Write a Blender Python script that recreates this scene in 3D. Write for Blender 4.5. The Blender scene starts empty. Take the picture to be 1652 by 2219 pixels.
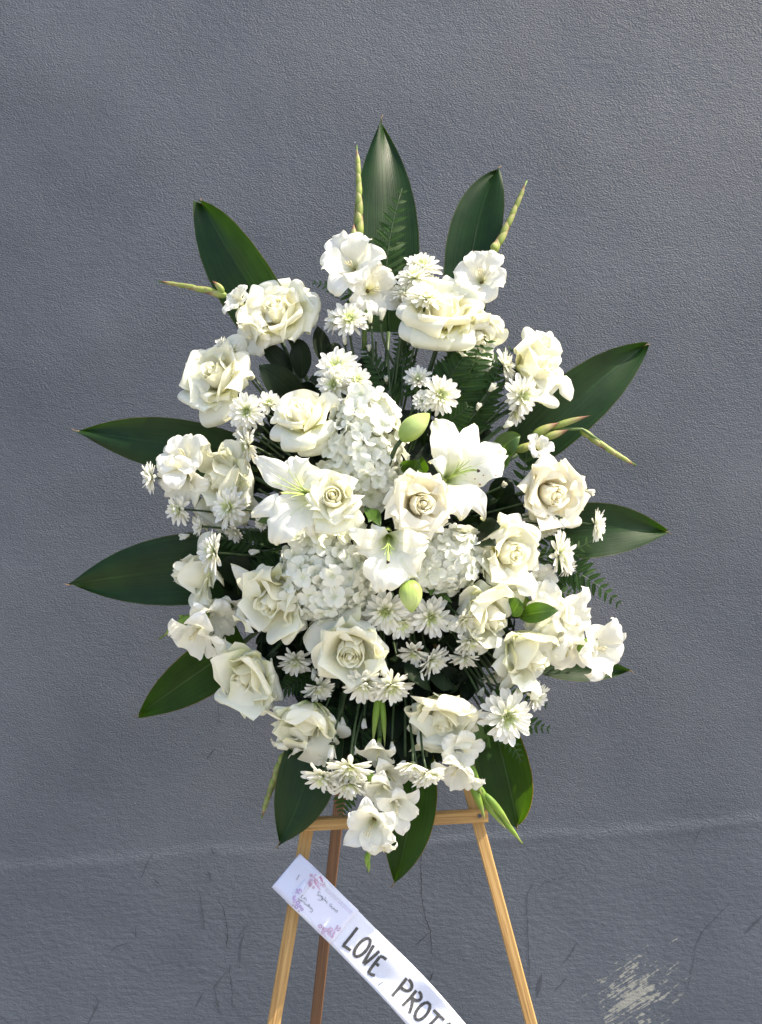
import bpy, math, random
import numpy as np
from mathutils import Vector, Matrix, noise

R = math.radians
rnd = random.Random(7)
scene = bpy.context.scene
col = scene.collection

# ------------------------------------------------------------------ camera, sky, sun, exposure
D = 1.70                 # metres from the camera to the flowers
PPM = 1490.0             # picture units per metre at that distance
ZC = 1.50                # camera height
cam_d = bpy.data.cameras.new('camera')
cam = bpy.data.objects.new('camera', cam_d)
col.objects.link(cam)
cam.location = (0, -D, ZC)
cam.rotation_euler = (R(90), 0, 0)
cam_d.sensor_fit = 'VERTICAL'
cam_d.sensor_height = 24
cam_d.lens = 24 * D / (2219 / PPM)
cam_d.clip_start = 0.05
cam_d.clip_end = 200
scene.camera = cam

SUN = Vector((0.56, -0.105, 0.80)).normalized()     # towards the sun
world = bpy.data.worlds.new('World')
scene.world = world
world.use_nodes = True
wt = world.node_tree
bg = wt.nodes['Background']
sky = wt.nodes.new('ShaderNodeTexSky')
sky.sky_type = 'NISHITA'
sky.sun_disc = False
sky.sun_elevation = math.asin(SUN.z)
sky.sun_rotation = math.atan2(SUN.x, SUN.y)
sky.air_density = 1.0
sky.dust_density = 3.0
sky.ozone_density = 0.3
wt.links.new(sky.outputs[0], bg.inputs[0])
bg.inputs[1].default_value = 0.15
sun_d = bpy.data.lights.new('sun', 'SUN')
sun_d.energy = 4.3
sun_d.angle = R(0.53)
sun_d.color = (1.0, 0.90, 0.72)
sun = bpy.data.objects.new('sun', sun_d)
col.objects.link(sun)
sun.rotation_euler = SUN.to_track_quat('Z', 'Y').to_euler()
scene.view_settings.view_transform = 'Standard'
scene.view_settings.look = 'None'
scene.view_settings.exposure = 1.17
scene.view_settings.gamma = 1

# ------------------------------------------------------------------ places: the easel leans back, its plane is y = A0 + B0*z
B0 = 0.175
A0 = 0.06 - B0 * 1.617
WALL_Y = 0.40


def P(px, py, d=0.0):
    """the point seen at (px, py), d metres in front of the leaning easel plane"""
    kx = (px - 826) / PPM / D
    kz = -(py - 1109.5) / PPM / D
    t = (D + A0 + B0 * ZC - d) / (1 - B0 * kz)
    return np.array((kx * t, -D + t, ZC + kz * t))


def PW(px, py, off=0.0):
    t = D + WALL_Y - off
    return np.array(((px - 826) / PPM / D * t, -D + t, ZC - (py - 1109.5) / PPM / D * t))


def S(px):
    return px / PPM


def face(fx, fy, fc):
    v = np.array((fx, -fc, -fy), float)
    return v / np.linalg.norm(v)


def unit(v):
    v = np.asarray(v, float)
    return v / (np.linalg.norm(v) + 1e-12)


def dome(px, py):
    r2 = ((px - 810) / 420) ** 2 + ((py - 1180) / 520) ** 2
    return 0.055 + 0.12 * max(0.0, 1 - r2)


# ------------------------------------------------------------------ materials
def new_mat(name):
    m = bpy.data.materials.new(name)
    m.use_nodes = True
    nt = m.node_tree
    nt.nodes.clear()
    out = nt.nodes.new('ShaderNodeOutputMaterial')
    return m, nt, out


def N(nt, t, **kw):
    n = nt.nodes.new(t)
    for k, v in kw.items():
        if k.startswith('i_'):
            n.inputs[int(k[2:]) if k[2:].isdigit() else k[2:].replace('_', ' ')].default_value = v
        else:
            setattr(n, k, v)
    return n


def ramp(nt, stops):
    n = nt.nodes.new('ShaderNodeValToRGB')
    cr = n.color_ramp
    while len(cr.elements) < len(stops):
        cr.elements.new(0.5)
    for e, (p, c) in zip(cr.elements, stops):
        e.position = p
        e.color = (*c, 1) if len(c) == 3 else c
    return n


def petal_mat(name, tip, base, trans=0.35, stops=None, vein=0.25, rough=0.55, tint=0.05, spots=False, tcol=None, rib=None):
    """thin petal: diffuse both sides, some light let through; colour runs from base to tip along v"""
    m, nt, out = new_mat(name)
    L = nt.links
    uv = N(nt, 'ShaderNodeUVMap')
    sep = N(nt, 'ShaderNodeSeparateXYZ')
    L.new(uv.outputs[0], sep.inputs[0])
    cr = ramp(nt, stops or [(0.0, base), (0.55, tip), (1.0, tip)])
    L.new(sep.outputs[1], cr.inputs[0])
    # soft random tint
    geo = N(nt, 'ShaderNodeNewGeometry')
    nz = N(nt, 'ShaderNodeTexNoise', i_Scale=35.0, i_Detail=3.0)
    L.new(geo.outputs['Position'], nz.inputs['Vector'])
    mr = N(nt, 'ShaderNodeMapRange')
    mr.inputs[1].default_value = 0.3
    mr.inputs[2].default_value = 0.7
    mr.inputs[3].default_value = 1 - tint * 1.4
    mr.inputs[4].default_value = 1.0
    L.new(nz.outputs[0], mr.inputs[0])
    mul = N(nt, 'ShaderNodeMix', data_type='RGBA', blend_type='MULTIPLY')
    mul.inputs[0].default_value = 1
    L.new(cr.outputs[0], mul.inputs[6])
    L.new(mr.outputs[0], mul.inputs[7])
    c = mul.outputs[2]
    if rib:
        a_ = N(nt, 'ShaderNodeMath', operation='MULTIPLY_ADD')
        a_.inputs[1].default_value = 2
        a_.inputs[2].default_value = -1
        L.new(sep.outputs[0], a_.inputs[0])
        b_ = N(nt, 'ShaderNodeMath', operation='ABSOLUTE')
        L.new(a_.outputs[0], b_.inputs[0])
        rr_ = ramp(nt, [(.015, (1, 1, 1)), (.09, (0, 0, 0))])
        L.new(b_.outputs[0], rr_.inputs[0])
        rv_ = ramp(nt, [(0, (.8, .8, .8)), (.85, (0, 0, 0))])
        L.new(sep.outputs[1], rv_.inputs[0])
        ml = N(nt, 'ShaderNodeMath', operation='MULTIPLY')
        L.new(rr_.outputs[0], ml.inputs[0])
        L.new(rv_.outputs[0], ml.inputs[1])
        rm_ = N(nt, 'ShaderNodeMix', data_type='RGBA')
        L.new(ml.outputs[0], rm_.inputs[0])
        L.new(c, rm_.inputs[6])
        rm_.inputs[7].default_value = (*rib, 1)
        c = rm_.outputs[2]
    # veins: noise stretched along v
    mp = N(nt, 'ShaderNodeMapping')
    mp.inputs['Scale'].default_value = (26, 2.2, 1)
    L.new(uv.outputs[0], mp.inputs[0])
    vn = N(nt, 'ShaderNodeTexNoise', i_Scale=1.0, i_Detail=3.0)
    L.new(mp.outputs[0], vn.inputs['Vector'])
    bp = N(nt, 'ShaderNodeBump', i_Strength=vein, i_Distance=0.0012)
    L.new(vn.outputs[0], bp.inputs['Height'])
    if spots:
        sp = N(nt, 'ShaderNodeTexVoronoi', i_Scale=18.0)
        L.new(uv.outputs[0], sp.inputs['Vector'])
    pr = N(nt, 'ShaderNodeBsdfPrincipled', i_Roughness=rough)
    pr.inputs['Specular IOR Level'].default_value = 0.3
    L.new(c, pr.inputs['Base Color'])
    L.new(bp.outputs[0], pr.inputs['Normal'])
    tr = N(nt, 'ShaderNodeBsdfTranslucent')
    if tcol:
        tm = N(nt, 'ShaderNodeMix', data_type='RGBA', blend_type='MULTIPLY')
        tm.inputs[0].default_value = 1
        tm.inputs[7].default_value = (*tcol, 1)
        L.new(c, tm.inputs[6])
        L.new(tm.outputs[2], tr.inputs[0])
    else:
        L.new(c, tr.inputs[0])
    L.new(bp.outputs[0], tr.inputs['Normal'])
    mx = N(nt, 'ShaderNodeMixShader')
    mx.inputs[0].default_value = trans
    L.new(pr.outputs[0], mx.inputs[1])
    L.new(tr.outputs[0], mx.inputs[2])
    L.new(mx.outputs[0], out.inputs[0])
    return m


def leaf_mat(name, c1, c2, mid, edge, trans=0.15, rough=0.32, veins=70, tcol=(1.6, 2.2, 0.3), spec=0.5, bump=0.25):
    m, nt, out = new_mat(name)
    L = nt.links
    uv = N(nt, 'ShaderNodeUVMap')
    sep = N(nt, 'ShaderNodeSeparateXYZ')
    L.new(uv.outputs[0], sep.inputs[0])
    mp = N(nt, 'ShaderNodeMapping')
    mp.inputs['Scale'].default_value = (veins, 1.5, 1)
    L.new(uv.outputs[0], mp.inputs[0])
    vn = N(nt, 'ShaderNodeTexNoise', i_Scale=1.0, i_Detail=2.0)
    L.new(mp.outputs[0], vn.inputs['Vector'])
    vr = ramp(nt, [(0.3, c1), (0.7, c2)])
    L.new(vn.outputs[0], vr.inputs[0])
    # distance from the midrib: 0 at the rib, 1 at the edge
    ma = N(nt, 'ShaderNodeMath', operation='MULTIPLY_ADD')
    ma.inputs[1].default_value = 2
    ma.inputs[2].default_value = -1
    L.new(sep.outputs[0], ma.inputs[0])
    ab = N(nt, 'ShaderNodeMath', operation='ABSOLUTE')
    L.new(ma.outputs[0], ab.inputs[0])
    r1 = ramp(nt, [(0.0, (1, 1, 1)), (0.05, (0, 0, 0))])
    L.new(ab.outputs[0], r1.inputs[0])
    m1 = N(nt, 'ShaderNodeMix', data_type='RGBA')
    L.new(r1.outputs[0], m1.inputs[0])
    L.new(vr.outputs[0], m1.inputs[6])
    m1.inputs[7].default_value = (*mid, 1)
    r2 = ramp(nt, [(0.965, (0, 0, 0)), (0.99, (1, 1, 1))])
    L.new(ab.outputs[0], r2.inputs[0])
    m2 = N(nt, 'ShaderNodeMix', data_type='RGBA')
    L.new(r2.outputs[0], m2.inputs[0])
    L.new(m1.outputs[2], m2.inputs[6])
    m2.inputs[7].default_value = (*edge, 1)
    geo = N(nt, 'ShaderNodeNewGeometry')
    nz = N(nt, 'ShaderNodeTexNoise', i_Scale=22.0, i_Detail=4.0)
    L.new(geo.outputs['Position'], nz.inputs['Vector'])
    mr = N(nt, 'ShaderNodeMapRange')
    mr.inputs[1].default_value = 0.3
    mr.inputs[2].default_value = 0.7
    mr.inputs[3].default_value = 0.75
    mr.inputs[4].default_value = 1.2
    L.new(nz.outputs[0], mr.inputs[0])
    m3 = N(nt, 'ShaderNodeMix', data_type='RGBA', blend_type='MULTIPLY')
    m3.inputs[0].default_value = 1
    L.new(m2.outputs[2], m3.inputs[6])
    L.new(mr.outputs[0], m3.inputs[7])
    bp = N(nt, 'ShaderNodeBump', i_Strength=bump, i_Distance=0.0008)
    L.new(vn.outputs[0], bp.inputs['Height'])
    pr = N(nt, 'ShaderNodeBsdfPrincipled', i_Roughness=rough)
    pr.inputs['Specular IOR Level'].default_value = spec
    L.new(m3.outputs[2], pr.inputs['Base Color'])
    L.new(bp.outputs[0], pr.inputs['Normal'])
    rr = N(nt, 'ShaderNodeMapRange')
    rr.inputs[3].default_value = rough - 0.07
    rr.inputs[4].default_value = rough + 0.12
    L.new(nz.outputs[0], rr.inputs[0])
    L.new(rr.outputs[0], pr.inputs['Roughness'])
    tr = N(nt, 'ShaderNodeBsdfTranslucent')
    tm = N(nt, 'ShaderNodeMix', data_type='RGBA', blend_type='MULTIPLY', clamp_result=True)
    tm.inputs[0].default_value = 1
    tm.inputs[7].default_value = (*tcol, 1)
    L.new(m3.outputs[2], tm.inputs[6])
    L.new(tm.outputs[2], tr.inputs[0])
    mx = N(nt, 'ShaderNodeMixShader')
    mx.inputs[0].default_value = trans
    L.new(pr.outputs[0], mx.inputs[1])
    L.new(tr.outputs[0], mx.inputs[2])
    L.new(mx.outputs[0], out.inputs[0])
    return m


def plain_mat(name, c, rough=0.6, var=0.15, scale=60, c2=None, bump=0.0, spec=0.4):
    m, nt, out = new_mat(name)
    L = nt.links
    tc = N(nt, 'ShaderNodeNewGeometry')
    nz = N(nt, 'ShaderNodeTexNoise', i_Scale=float(scale), i_Detail=4.0)
    L.new(tc.outputs['Position'], nz.inputs['Vector'])
    c2 = c2 or tuple(x * (1 - var * 2) for x in c)
    cr = ramp(nt, [(0.35, c2), (0.65, c)])
    L.new(nz.outputs[0], cr.inputs[0])
    pr = N(nt, 'ShaderNodeBsdfPrincipled', i_Roughness=rough)
    pr.inputs['Specular IOR Level'].default_value = spec
    L.new(cr.outputs[0], pr.inputs['Base Color'])
    if bump:
        bp = N(nt, 'ShaderNodeBump', i_Strength=bump, i_Distance=0.001)
        L.new(nz.outputs[0], bp.inputs['Height'])
        L.new(bp.outputs[0], pr.inputs['Normal'])
    L.new(pr.outputs[0], out.inputs[0])
    return m


M = {}
M['rose'] = petal_mat('rose_petal', (.93, .91, .80), (.80, .78, .50), .40, vein=.2, tint=.04,
                      stops=[(0, (.66, .70, .28)), (.22, (.90, .87, .62)), (.6, (.92, .908, .80)), (1, (.92, .918, .85))], tcol=(1, .975, .70))
M['rose_blush'] = petal_mat('blush_rose_petal', (.93, .91, .82), (.80, .70, .55), .40, vein=.22, tint=.04,
                            stops=[(0, (.84, .72, .40)), (.25, (.92, .86, .64)), (.6, (.93, .905, .80)), (1, (.93, .918, .85))], tcol=(1, .965, .74))
M['rose_outer'] = petal_mat('outer_rose_petal', (.92, .92, .80), (.62, .70, .35), .42, vein=.3, tint=.05,
                            stops=[(0, (.52, .62, .20)), (.22, (.86, .88, .62)), (.6, (.91, .92, .85)), (.96, (.92, .93, .88)), (1, (.86, .86, .66))], tcol=(1, .985, .74))
M['lily'] = petal_mat('lily_petal', (.93, .93, .88), (.60, .70, .30), .36, vein=.6, tint=.04, rib=(.72, .79, .46),
                      stops=[(0, (.45, .58, .16)), (.12, (.78, .84, .54)), (.3, (.93, .93, .86)), (.93, (.93, .93, .89)), (1, (.82, .85, .52))], tcol=(1, .98, .80))
M['glad'] = petal_mat('gladiolus_petal', (.94, .94, .92), (.82, .80, .62), .42, vein=.7, tint=.04,
                      stops=[(0, (.78, .80, .46)), (.3, (.93, .93, .86)), (1, (.94, .94, .92))], tcol=(1, .98, .84))
M['mum'] = petal_mat('chrysanthemum_petal', (.94, .94, .90), (.74, .80, .42), .34, vein=.5,
                     stops=[(0, (.80, .84, .50)), (.3, (.92, .93, .80)), (.6, (.94, .94, .90)), (1, (.94, .94, .92))], tcol=(1, .98, .85))
M['mum_in'] = petal_mat('chrysanthemum_centre', (.84, .88, .58), (.55, .66, .16), .3, vein=.3,
                        stops=[(0, (.60, .72, .20)), (.5, (.76, .84, .40)), (1, (.88, .91, .66))])
M['hyd'] = petal_mat('hydrangea_petal', (.84, .87, .84), (.80, .84, .74), .3, vein=.45,
                     stops=[(0, (.66, .72, .48)), (.25, (.84, .86, .76)), (1, (.88, .89, .84))], tcol=(1, .98, .86))
M['ti'] = leaf_mat('broad_leaf', (.005, .022, .004), (.013, .038, .008), (.022, .056, .014), (.05, .06, .015), trans=.14, rough=.40, veins=60, tcol=(5, 4.2, .5), spec=.24, bump=.5)
M['ti_warm'] = leaf_mat('broad_leaf_light', (.009, .030, .005), (.017, .047, .007), (.03, .07, .014), (.10, .075, .015), trans=.30, rough=.48, veins=60, tcol=(7, 5.6, .6), spec=.18, bump=.5)
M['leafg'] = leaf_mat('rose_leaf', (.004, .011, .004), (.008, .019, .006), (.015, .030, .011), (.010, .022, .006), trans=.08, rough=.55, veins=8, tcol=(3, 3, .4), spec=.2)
M['leafl'] = leaf_mat('lily_leaf', (.030, .075, .010), (.055, .115, .016), (.12, .2, .05), (.08, .12, .02), trans=.25, rough=.35, veins=24, tcol=(2.6, 2.6, .5))
M['fern'] = leaf_mat('fern_leaf', (.009, .030, .005), (.020, .058, .008), (.05, .10, .03), (.03, .06, .01), trans=.25, rough=.5, veins=6, tcol=(4.0, 3.8, .4), spec=.2)
M['stem'] = plain_mat('green_stem', (.040, .075, .024), .5, .2, 90)
M['stem_g'] = plain_mat('gladiolus_stem', (.10, .17, .04), .45, .2, 60)
M['bud_g'] = petal_mat('gladiolus_bud_sheath', (.24, .32, .08), (.2, .3, .06), .15, vein=.5, rough=.45, tint=.3,
                       stops=[(0, (.20, .30, .05)), (.4, (.34, .40, .11)), (.62, (.42, .40, .17)), (.80, (.30, .15, .09)), (1, (.13, .06, .04))])
M['bud_f'] = petal_mat('fresh_gladiolus_bud', (.24, .36, .06), (.2, .3, .06), .2, vein=.5, rough=.42, tint=.2,
                       stops=[(0, (.14, .28, .03)), (.6, (.25, .38, .06)), (.94, (.34, .38, .12)), (1, (.3, .2, .1))])
M['lilybud'] = petal_mat('lily_bud_skin', (.5, .62, .2), (.25, .38, .08), .2, vein=.8, rough=.42, tint=.2,
                         stops=[(0, (.24, .38, .06)), (.35, (.42, .55, .15)), (.75, (.56, .66, .26)), (1, (.40, .54, .12))])
M['fil'] = plain_mat('pale_green_filament', (.42, .55, .16), .5, .15, 60)
M['stigma'] = plain_mat('brown_stigma', (.055, .020, .014), .6, .3, 300)
M['anther'] = plain_mat('cream_anther', (.72, .66, .42), .6, .15, 300)
M['calyx'] = plain_mat('dark_green_calyx', (.035, .055, .020), .6, .3, 200, c2=(.018, .022, .012))
M['brown'] = plain_mat('dried_brown_petal', (.28, .17, .08), .8, .3, 200)
M['foam'] = plain_mat('floral_foam', (.012, .022, .012), .95, .3, 200, bump=.5)
M['ink'] = None

# ------------------------------------------------------------------ mesh helpers


def mesh_from(name, v, f, mat, uv=None, smooth=True):
    me = bpy.data.meshes.new(name)
    v = np.asarray(v, float)
    me.from_pydata(v.tolist(), [], [tuple(int(i) for i in q) for q in f])
    if uv is not None:
        lay = me.uv_layers.new(name='UVMap')
        li = np.empty(len(me.loops), dtype=np.int32)
        me.loops.foreach_get('vertex_index', li)
        lay.data.foreach_set('uv', np.asarray(uv, np.float32)[li].ravel())
    if smooth:
        me.polygons.foreach_set('use_smooth', np.ones(len(me.polygons), bool))
    me.materials.append(mat)
    me.update()
    return me


class MB:
    def __init__(s):
        s.v, s.f, s.uv, s.n = [], [], [], 0

    def add(s, v, f, uv=None):
        v = np.asarray(v, float)
        s.v.append(v)
        s.f += [tuple(i + s.n for i in q) for q in f]
        s.uv.append(np.zeros((len(v), 2)) if uv is None else uv)
        s.n += len(v)
        return s

    def mesh(s, name, mat, org=None, smooth=True):
        v = np.concatenate(s.v)
        if org is not None:
            v = v - org
        return mesh_from(name, v, s.f, mat, np.concatenate(s.uv), smooth)


def put(name, me, parent=None, mw=None):
    o = bpy.data.objects.new(name, me)
    col.objects.link(o)
    if parent is not None:
        o.parent = parent
    if mw is not None:
        o.matrix_local = mw
    return o


LABELS = set()


def thing(name, loc, label, cat, group=None, mat=None):
    o = bpy.data.objects.new(name, None)
    o.empty_display_size = 0.01
    col.objects.link(o)
    if mat is not None:
        o.matrix_world = mat
    else:
        o.location = Vector(loc)
    o['label'] = label
    o['category'] = cat
    if group:
        o['group'] = group
    return o


_gf = {}


def grid_faces(nu, nv, wrap=False):
    k = (nu, nv, wrap)
    if k not in _gf:
        f = []
        for j in range(nv - 1):
            for i in range(nu - (0 if wrap else 1)):
                i2 = (i + 1) % nu
                f.append((j * nu + i, j * nu + i2, (j + 1) * nu + i2, (j + 1) * nu + i))
        _gf[k] = f
    return _gf[k]


PROF = {
    'rose': [(0, .26), (.15, .52), (.35, .82), (.55, .98), (.7, 1), (.82, .9), (.91, .68), (.97, .40), (1, .10)],
    'rosew': [(0, .30), (.15, .60), (.35, .90), (.55, 1), (.75, 1), (.87, .93), (.94, .80), (.98, .62), (1, .42)],
    'lily': [(0, .16), (.12, .36), (.28, .80), (.42, 1), (.55, .97), (.68, .84), (.8, .62), (.9, .36), (.97, .13), (1, .02)],
    'lilyn': [(0, .20), (.15, .42), (.35, .82), (.5, 1), (.65, .86), (.8, .55), (.92, .25), (1, .03)],
    'glad': [(0, .25), (.2, .48), (.4, .78), (.6, 1), (.75, .98), (.88, .76), (.96, .42), (1, .08)],
    'ti': [(0, .72), (.15, .90), (.3, 1), (.44, .985), (.57, .90), (.69, .75), (.80, .54), (.89, .32), (.96, .13), (1, .01)],
    'tib': [(0, .72), (.2, .94), (.38, 1), (.53, .96), (.67, .83), (.79, .63), (.89, .39), (.96, .18), (1, .02)],
    'leaf': [(0, .12), (.12, .55), (.3, .92), (.45, 1), (.62, .90), (.78, .64), (.9, .34), (1, .02)],
    'mum': [(0, .45), (.3, .72), (.6, .96), (.8, 1), (.92, .75), (1, .18)],
    'hyd': [(0, .2), (.25, .7), (.5, 1), (.75, .98), (.92, .65), (1, .25)],
}


def prof(k, v):
    p = PROF[k]
    x = np.array([a for a, _ in p])
    y = np.array([b for _, b in p])
    return np.interp(v, x, y)


def surf(B, W, hint, pk='rose', cup=0.3, curl=0.0, ruf=0.0, fq=3.0, nu=11, nv=13, ph=None, tipcurl=0.0, fold=0.0, asym=0.0, serr=0.0, crease=0.0):
    """a petal or leaf laid along the bezier B (3 or 4 points), its inner face turned to hint"""
    B = [np.asarray(b, float) for b in B]
    s = np.linspace(0, 1, nv)
    v = 1 - (1 - s) ** 1.35
    if len(B) == 3:
        c = ((1 - v) ** 2)[:, None] * B[0] + (2 * v * (1 - v))[:, None] * B[1] + (v ** 2)[:, None] * B[2]
        T = (2 * (1 - v))[:, None] * (B[1] - B[0]) + (2 * v)[:, None] * (B[2] - B[1])
    else:
        c = ((1 - v) ** 3)[:, None] * B[0] + (3 * v * (1 - v) ** 2)[:, None] * B[1] + (3 * v * v * (1 - v))[:, None] * B[2] + (v ** 3)[:, None] * B[3]
        T = (3 * (1 - v) ** 2)[:, None] * (B[1] - B[0]) + (6 * v * (1 - v))[:, None] * (B[2] - B[1]) + (3 * v * v)[:, None] * (B[3] - B[2])
    T /= np.linalg.norm(T, axis=1)[:, None] + 1e-9
    # carry one frame along the spine
    h = unit(hint)
    Nn = h - T * (T @ h)[:, None]
    ln = np.linalg.norm(Nn, axis=1)
    Nn = np.where(ln[:, None] > .15, Nn / (ln[:, None] + 1e-9), 0)
    for i in range(nv):
        if ln[i] <= .15:
            p = Nn[i - 1] if i else unit(np.cross(T[0], (0.3, .5, .8)))
            Nn[i] = unit(p - T[i] * (T[i] @ p))
        elif i and Nn[i] @ Nn[i - 1] < 0:
            Nn[i] = -Nn[i]
    for _ in range(2):
        Nn[1:-1] = (Nn[:-2] + 2 * Nn[1:-1] + Nn[2:])
        Nn -= T * np.sum(T * Nn, axis=1)[:, None]
        Nn /= np.linalg.norm(Nn, axis=1)[:, None] + 1e-9
    Sd = np.cross(T, Nn)
    w = W * prof(pk, v)
    u = np.linspace(-1, 1, nu)
    ph = rnd.uniform(0, 6.28) if ph is None else ph
    U = u[None, :]
    V = v[:, None]
    ww = w[:, None]
    x = ww * U * (1 - 0.10 * cup * np.abs(U)) + asym * ww * (1 - U ** 2)
    if serr:
        x = x * (1 + serr * np.sin(V * 60) * (np.abs(U) > .95))
    z = cup * ww * U ** 2 - curl * W * np.abs(U) ** 3 * V ** 2
    z = z + fold * ww * np.abs(U)
    z = z + crease * W * np.sin(U * 2.2 + ph) * V
    if ruf:
        e = np.abs(U) ** 2
        z = z + ruf * W * (e * np.sin(fq * 3.1 * V + ph + 1.7 * np.sign(U)) + 0.7 * V ** 4 * np.sin(fq * U * 1.9 + ph * 1.3)
                           + .35 * e * np.sin(fq * 6.7 * V + ph * 2.1))
        x = x + ruf * W * .35 * e * np.sign(U) * np.sin(fq * 4.3 * V + ph * 1.7)
    pts = c[:, None, :] + Sd[:, None, :] * x[..., None] + Nn[:, None, :] * z[..., None]
    if tipcurl:
        k = np.clip((V - .8) / .2, 0, 1) ** 2
        pts = pts + Nn[:, None, :] * (tipcurl * W * k)[..., None]
    uv = np.stack([np.broadcast_to((U + 1) / 2, x.shape), np.broadcast_to(V, x.shape)], -1).reshape(-1, 2)
    return pts.reshape(-1, 3), grid_faces(nu, nv), uv


def tube(pts, r0, r1=None, k=7, cap=True):
    pts = [np.asarray(p, float) for p in pts]
    r1 = r0 if r1 is None else r1
    n = len(pts)
    V, F = [], []
    a = None
    for i, p in enumerate(pts):
        T = unit(pts[min(i + 1, n - 1)] - pts[max(i - 1, 0)])
        if a is None:
            a = unit(np.cross(T, (.31, .87, .21)))
        a = unit(a - T * (T @ a))
        b = np.cross(T, a)
        r = r0 + (r1 - r0) * i / (n - 1)
        if not np.isscalar(r):
            r = r[i]
        for j in range(k):
            t = 2 * math.pi * j / k
            V.append(p + (a * math.cos(t) + b * math.sin(t)) * r)
    F += grid_faces(k, n, True)
    if cap:
        F = F + [tuple(range(k))[::-1], tuple((n - 1) * k + j for j in range(k))]
    uv = np.array([(j / k, i / (n - 1)) for i in range(n) for j in range(k)])
    return np.array(V), F, uv


def bez(B, n=9):
    t = np.linspace(0, 1, n)[:, None]
    B = [np.asarray(b, float) for b in B]
    return (1 - t) ** 2 * B[0] + 2 * t * (1 - t) * B[1] + t ** 2 * B[2]


def spindle(p0, p1, w, k=10, n=12, ridge=0.0, nr=3, bend=None, peak=.45, sharp=1.0, hint=None):
    """a bud: fat in the middle, drawn to a point at p1"""
    p0 = np.asarray(p0, float)
    p1 = np.asarray(p1, float)
    ctrl = (p0 + p1) / 2 + (0 if bend is None else np.asarray(bend))
    C = bez([p0, ctrl, p1], n)
    T = unit(p1 - p0)
    a = unit(np.cross(T, hint if hint is not None else (.3, .9, .2)))
    b = np.cross(T, a)
    V, uv = [], []
    for i in range(n):
        v = i / (n - 1)
        x = v / peak if v < peak else (1 - v) / (1 - peak)
        r = w * (math.sin(x * math.pi / 2) ** (.55 if v < peak else sharp) * .96 + .04 * (1 - v))
        for j in range(k):
            t = 2 * math.pi * j / k
            rr = r * (1 + ridge * math.cos(nr * t))
            V.append(C[i] + (a * math.cos(t) + b * math.sin(t)) * rr)
            uv.append((j / k, v))
    return np.array(V), grid_faces(k, n, True), np.array(uv)


def bar(p0, p1, w, dep, nrm=None):
    """a squared wooden bar from p0 to p1, w wide across the picture, dep deep, edges eased"""
    p0 = np.asarray(p0, float)
    p1 = np.asarray(p1, float)
    T = unit(p1 - p0)
    nrm = np.array((0, -1, 0)) if nrm is None else nrm
    Nf = unit(nrm - T * (T @ nrm))
    Sd = np.cross(T, Nf)
    e = min(w, dep) * .10
    ring = []
    for sx, sy, order in ((-1, -1, 0), (1, -1, 1), (1, 1, 0), (-1, 1, 1)):
        cx, cy = sx * w / 2, sy * dep / 2
        a_ = (cx, cy - sy * e)
        b_ = (cx - sx * e, cy)
        ring += [a_, b_] if order == 0 else [b_, a_]
    V, uv = [], []
    L = np.linalg.norm(p1 - p0)
    for i in range(7):
        c = p0 + (p1 - p0) * i / 6
        for j, (x, y) in enumerate(ring):
            V.append(c + Sd * x + Nf * y)
            uv.append((x * 10 + y * 7, i / 6 * L * 10))
    F = list(grid_faces(8, 7, True)) + [tuple(range(8))[::-1], tuple(48 + j for j in range(8))]
    return np.array(V), F, np.array(uv)


HUB = (812, 1170)


def rv(a, b):
    return rnd.uniform(a, b)


def hub_point(px, py, k=.35, d=.05):
    """a spot near the foam, towards the middle of the spray"""
    return P(HUB[0] + (px - HUB[0]) * k, HUB[1] + (py - HUB[1]) * k, d)


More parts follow.
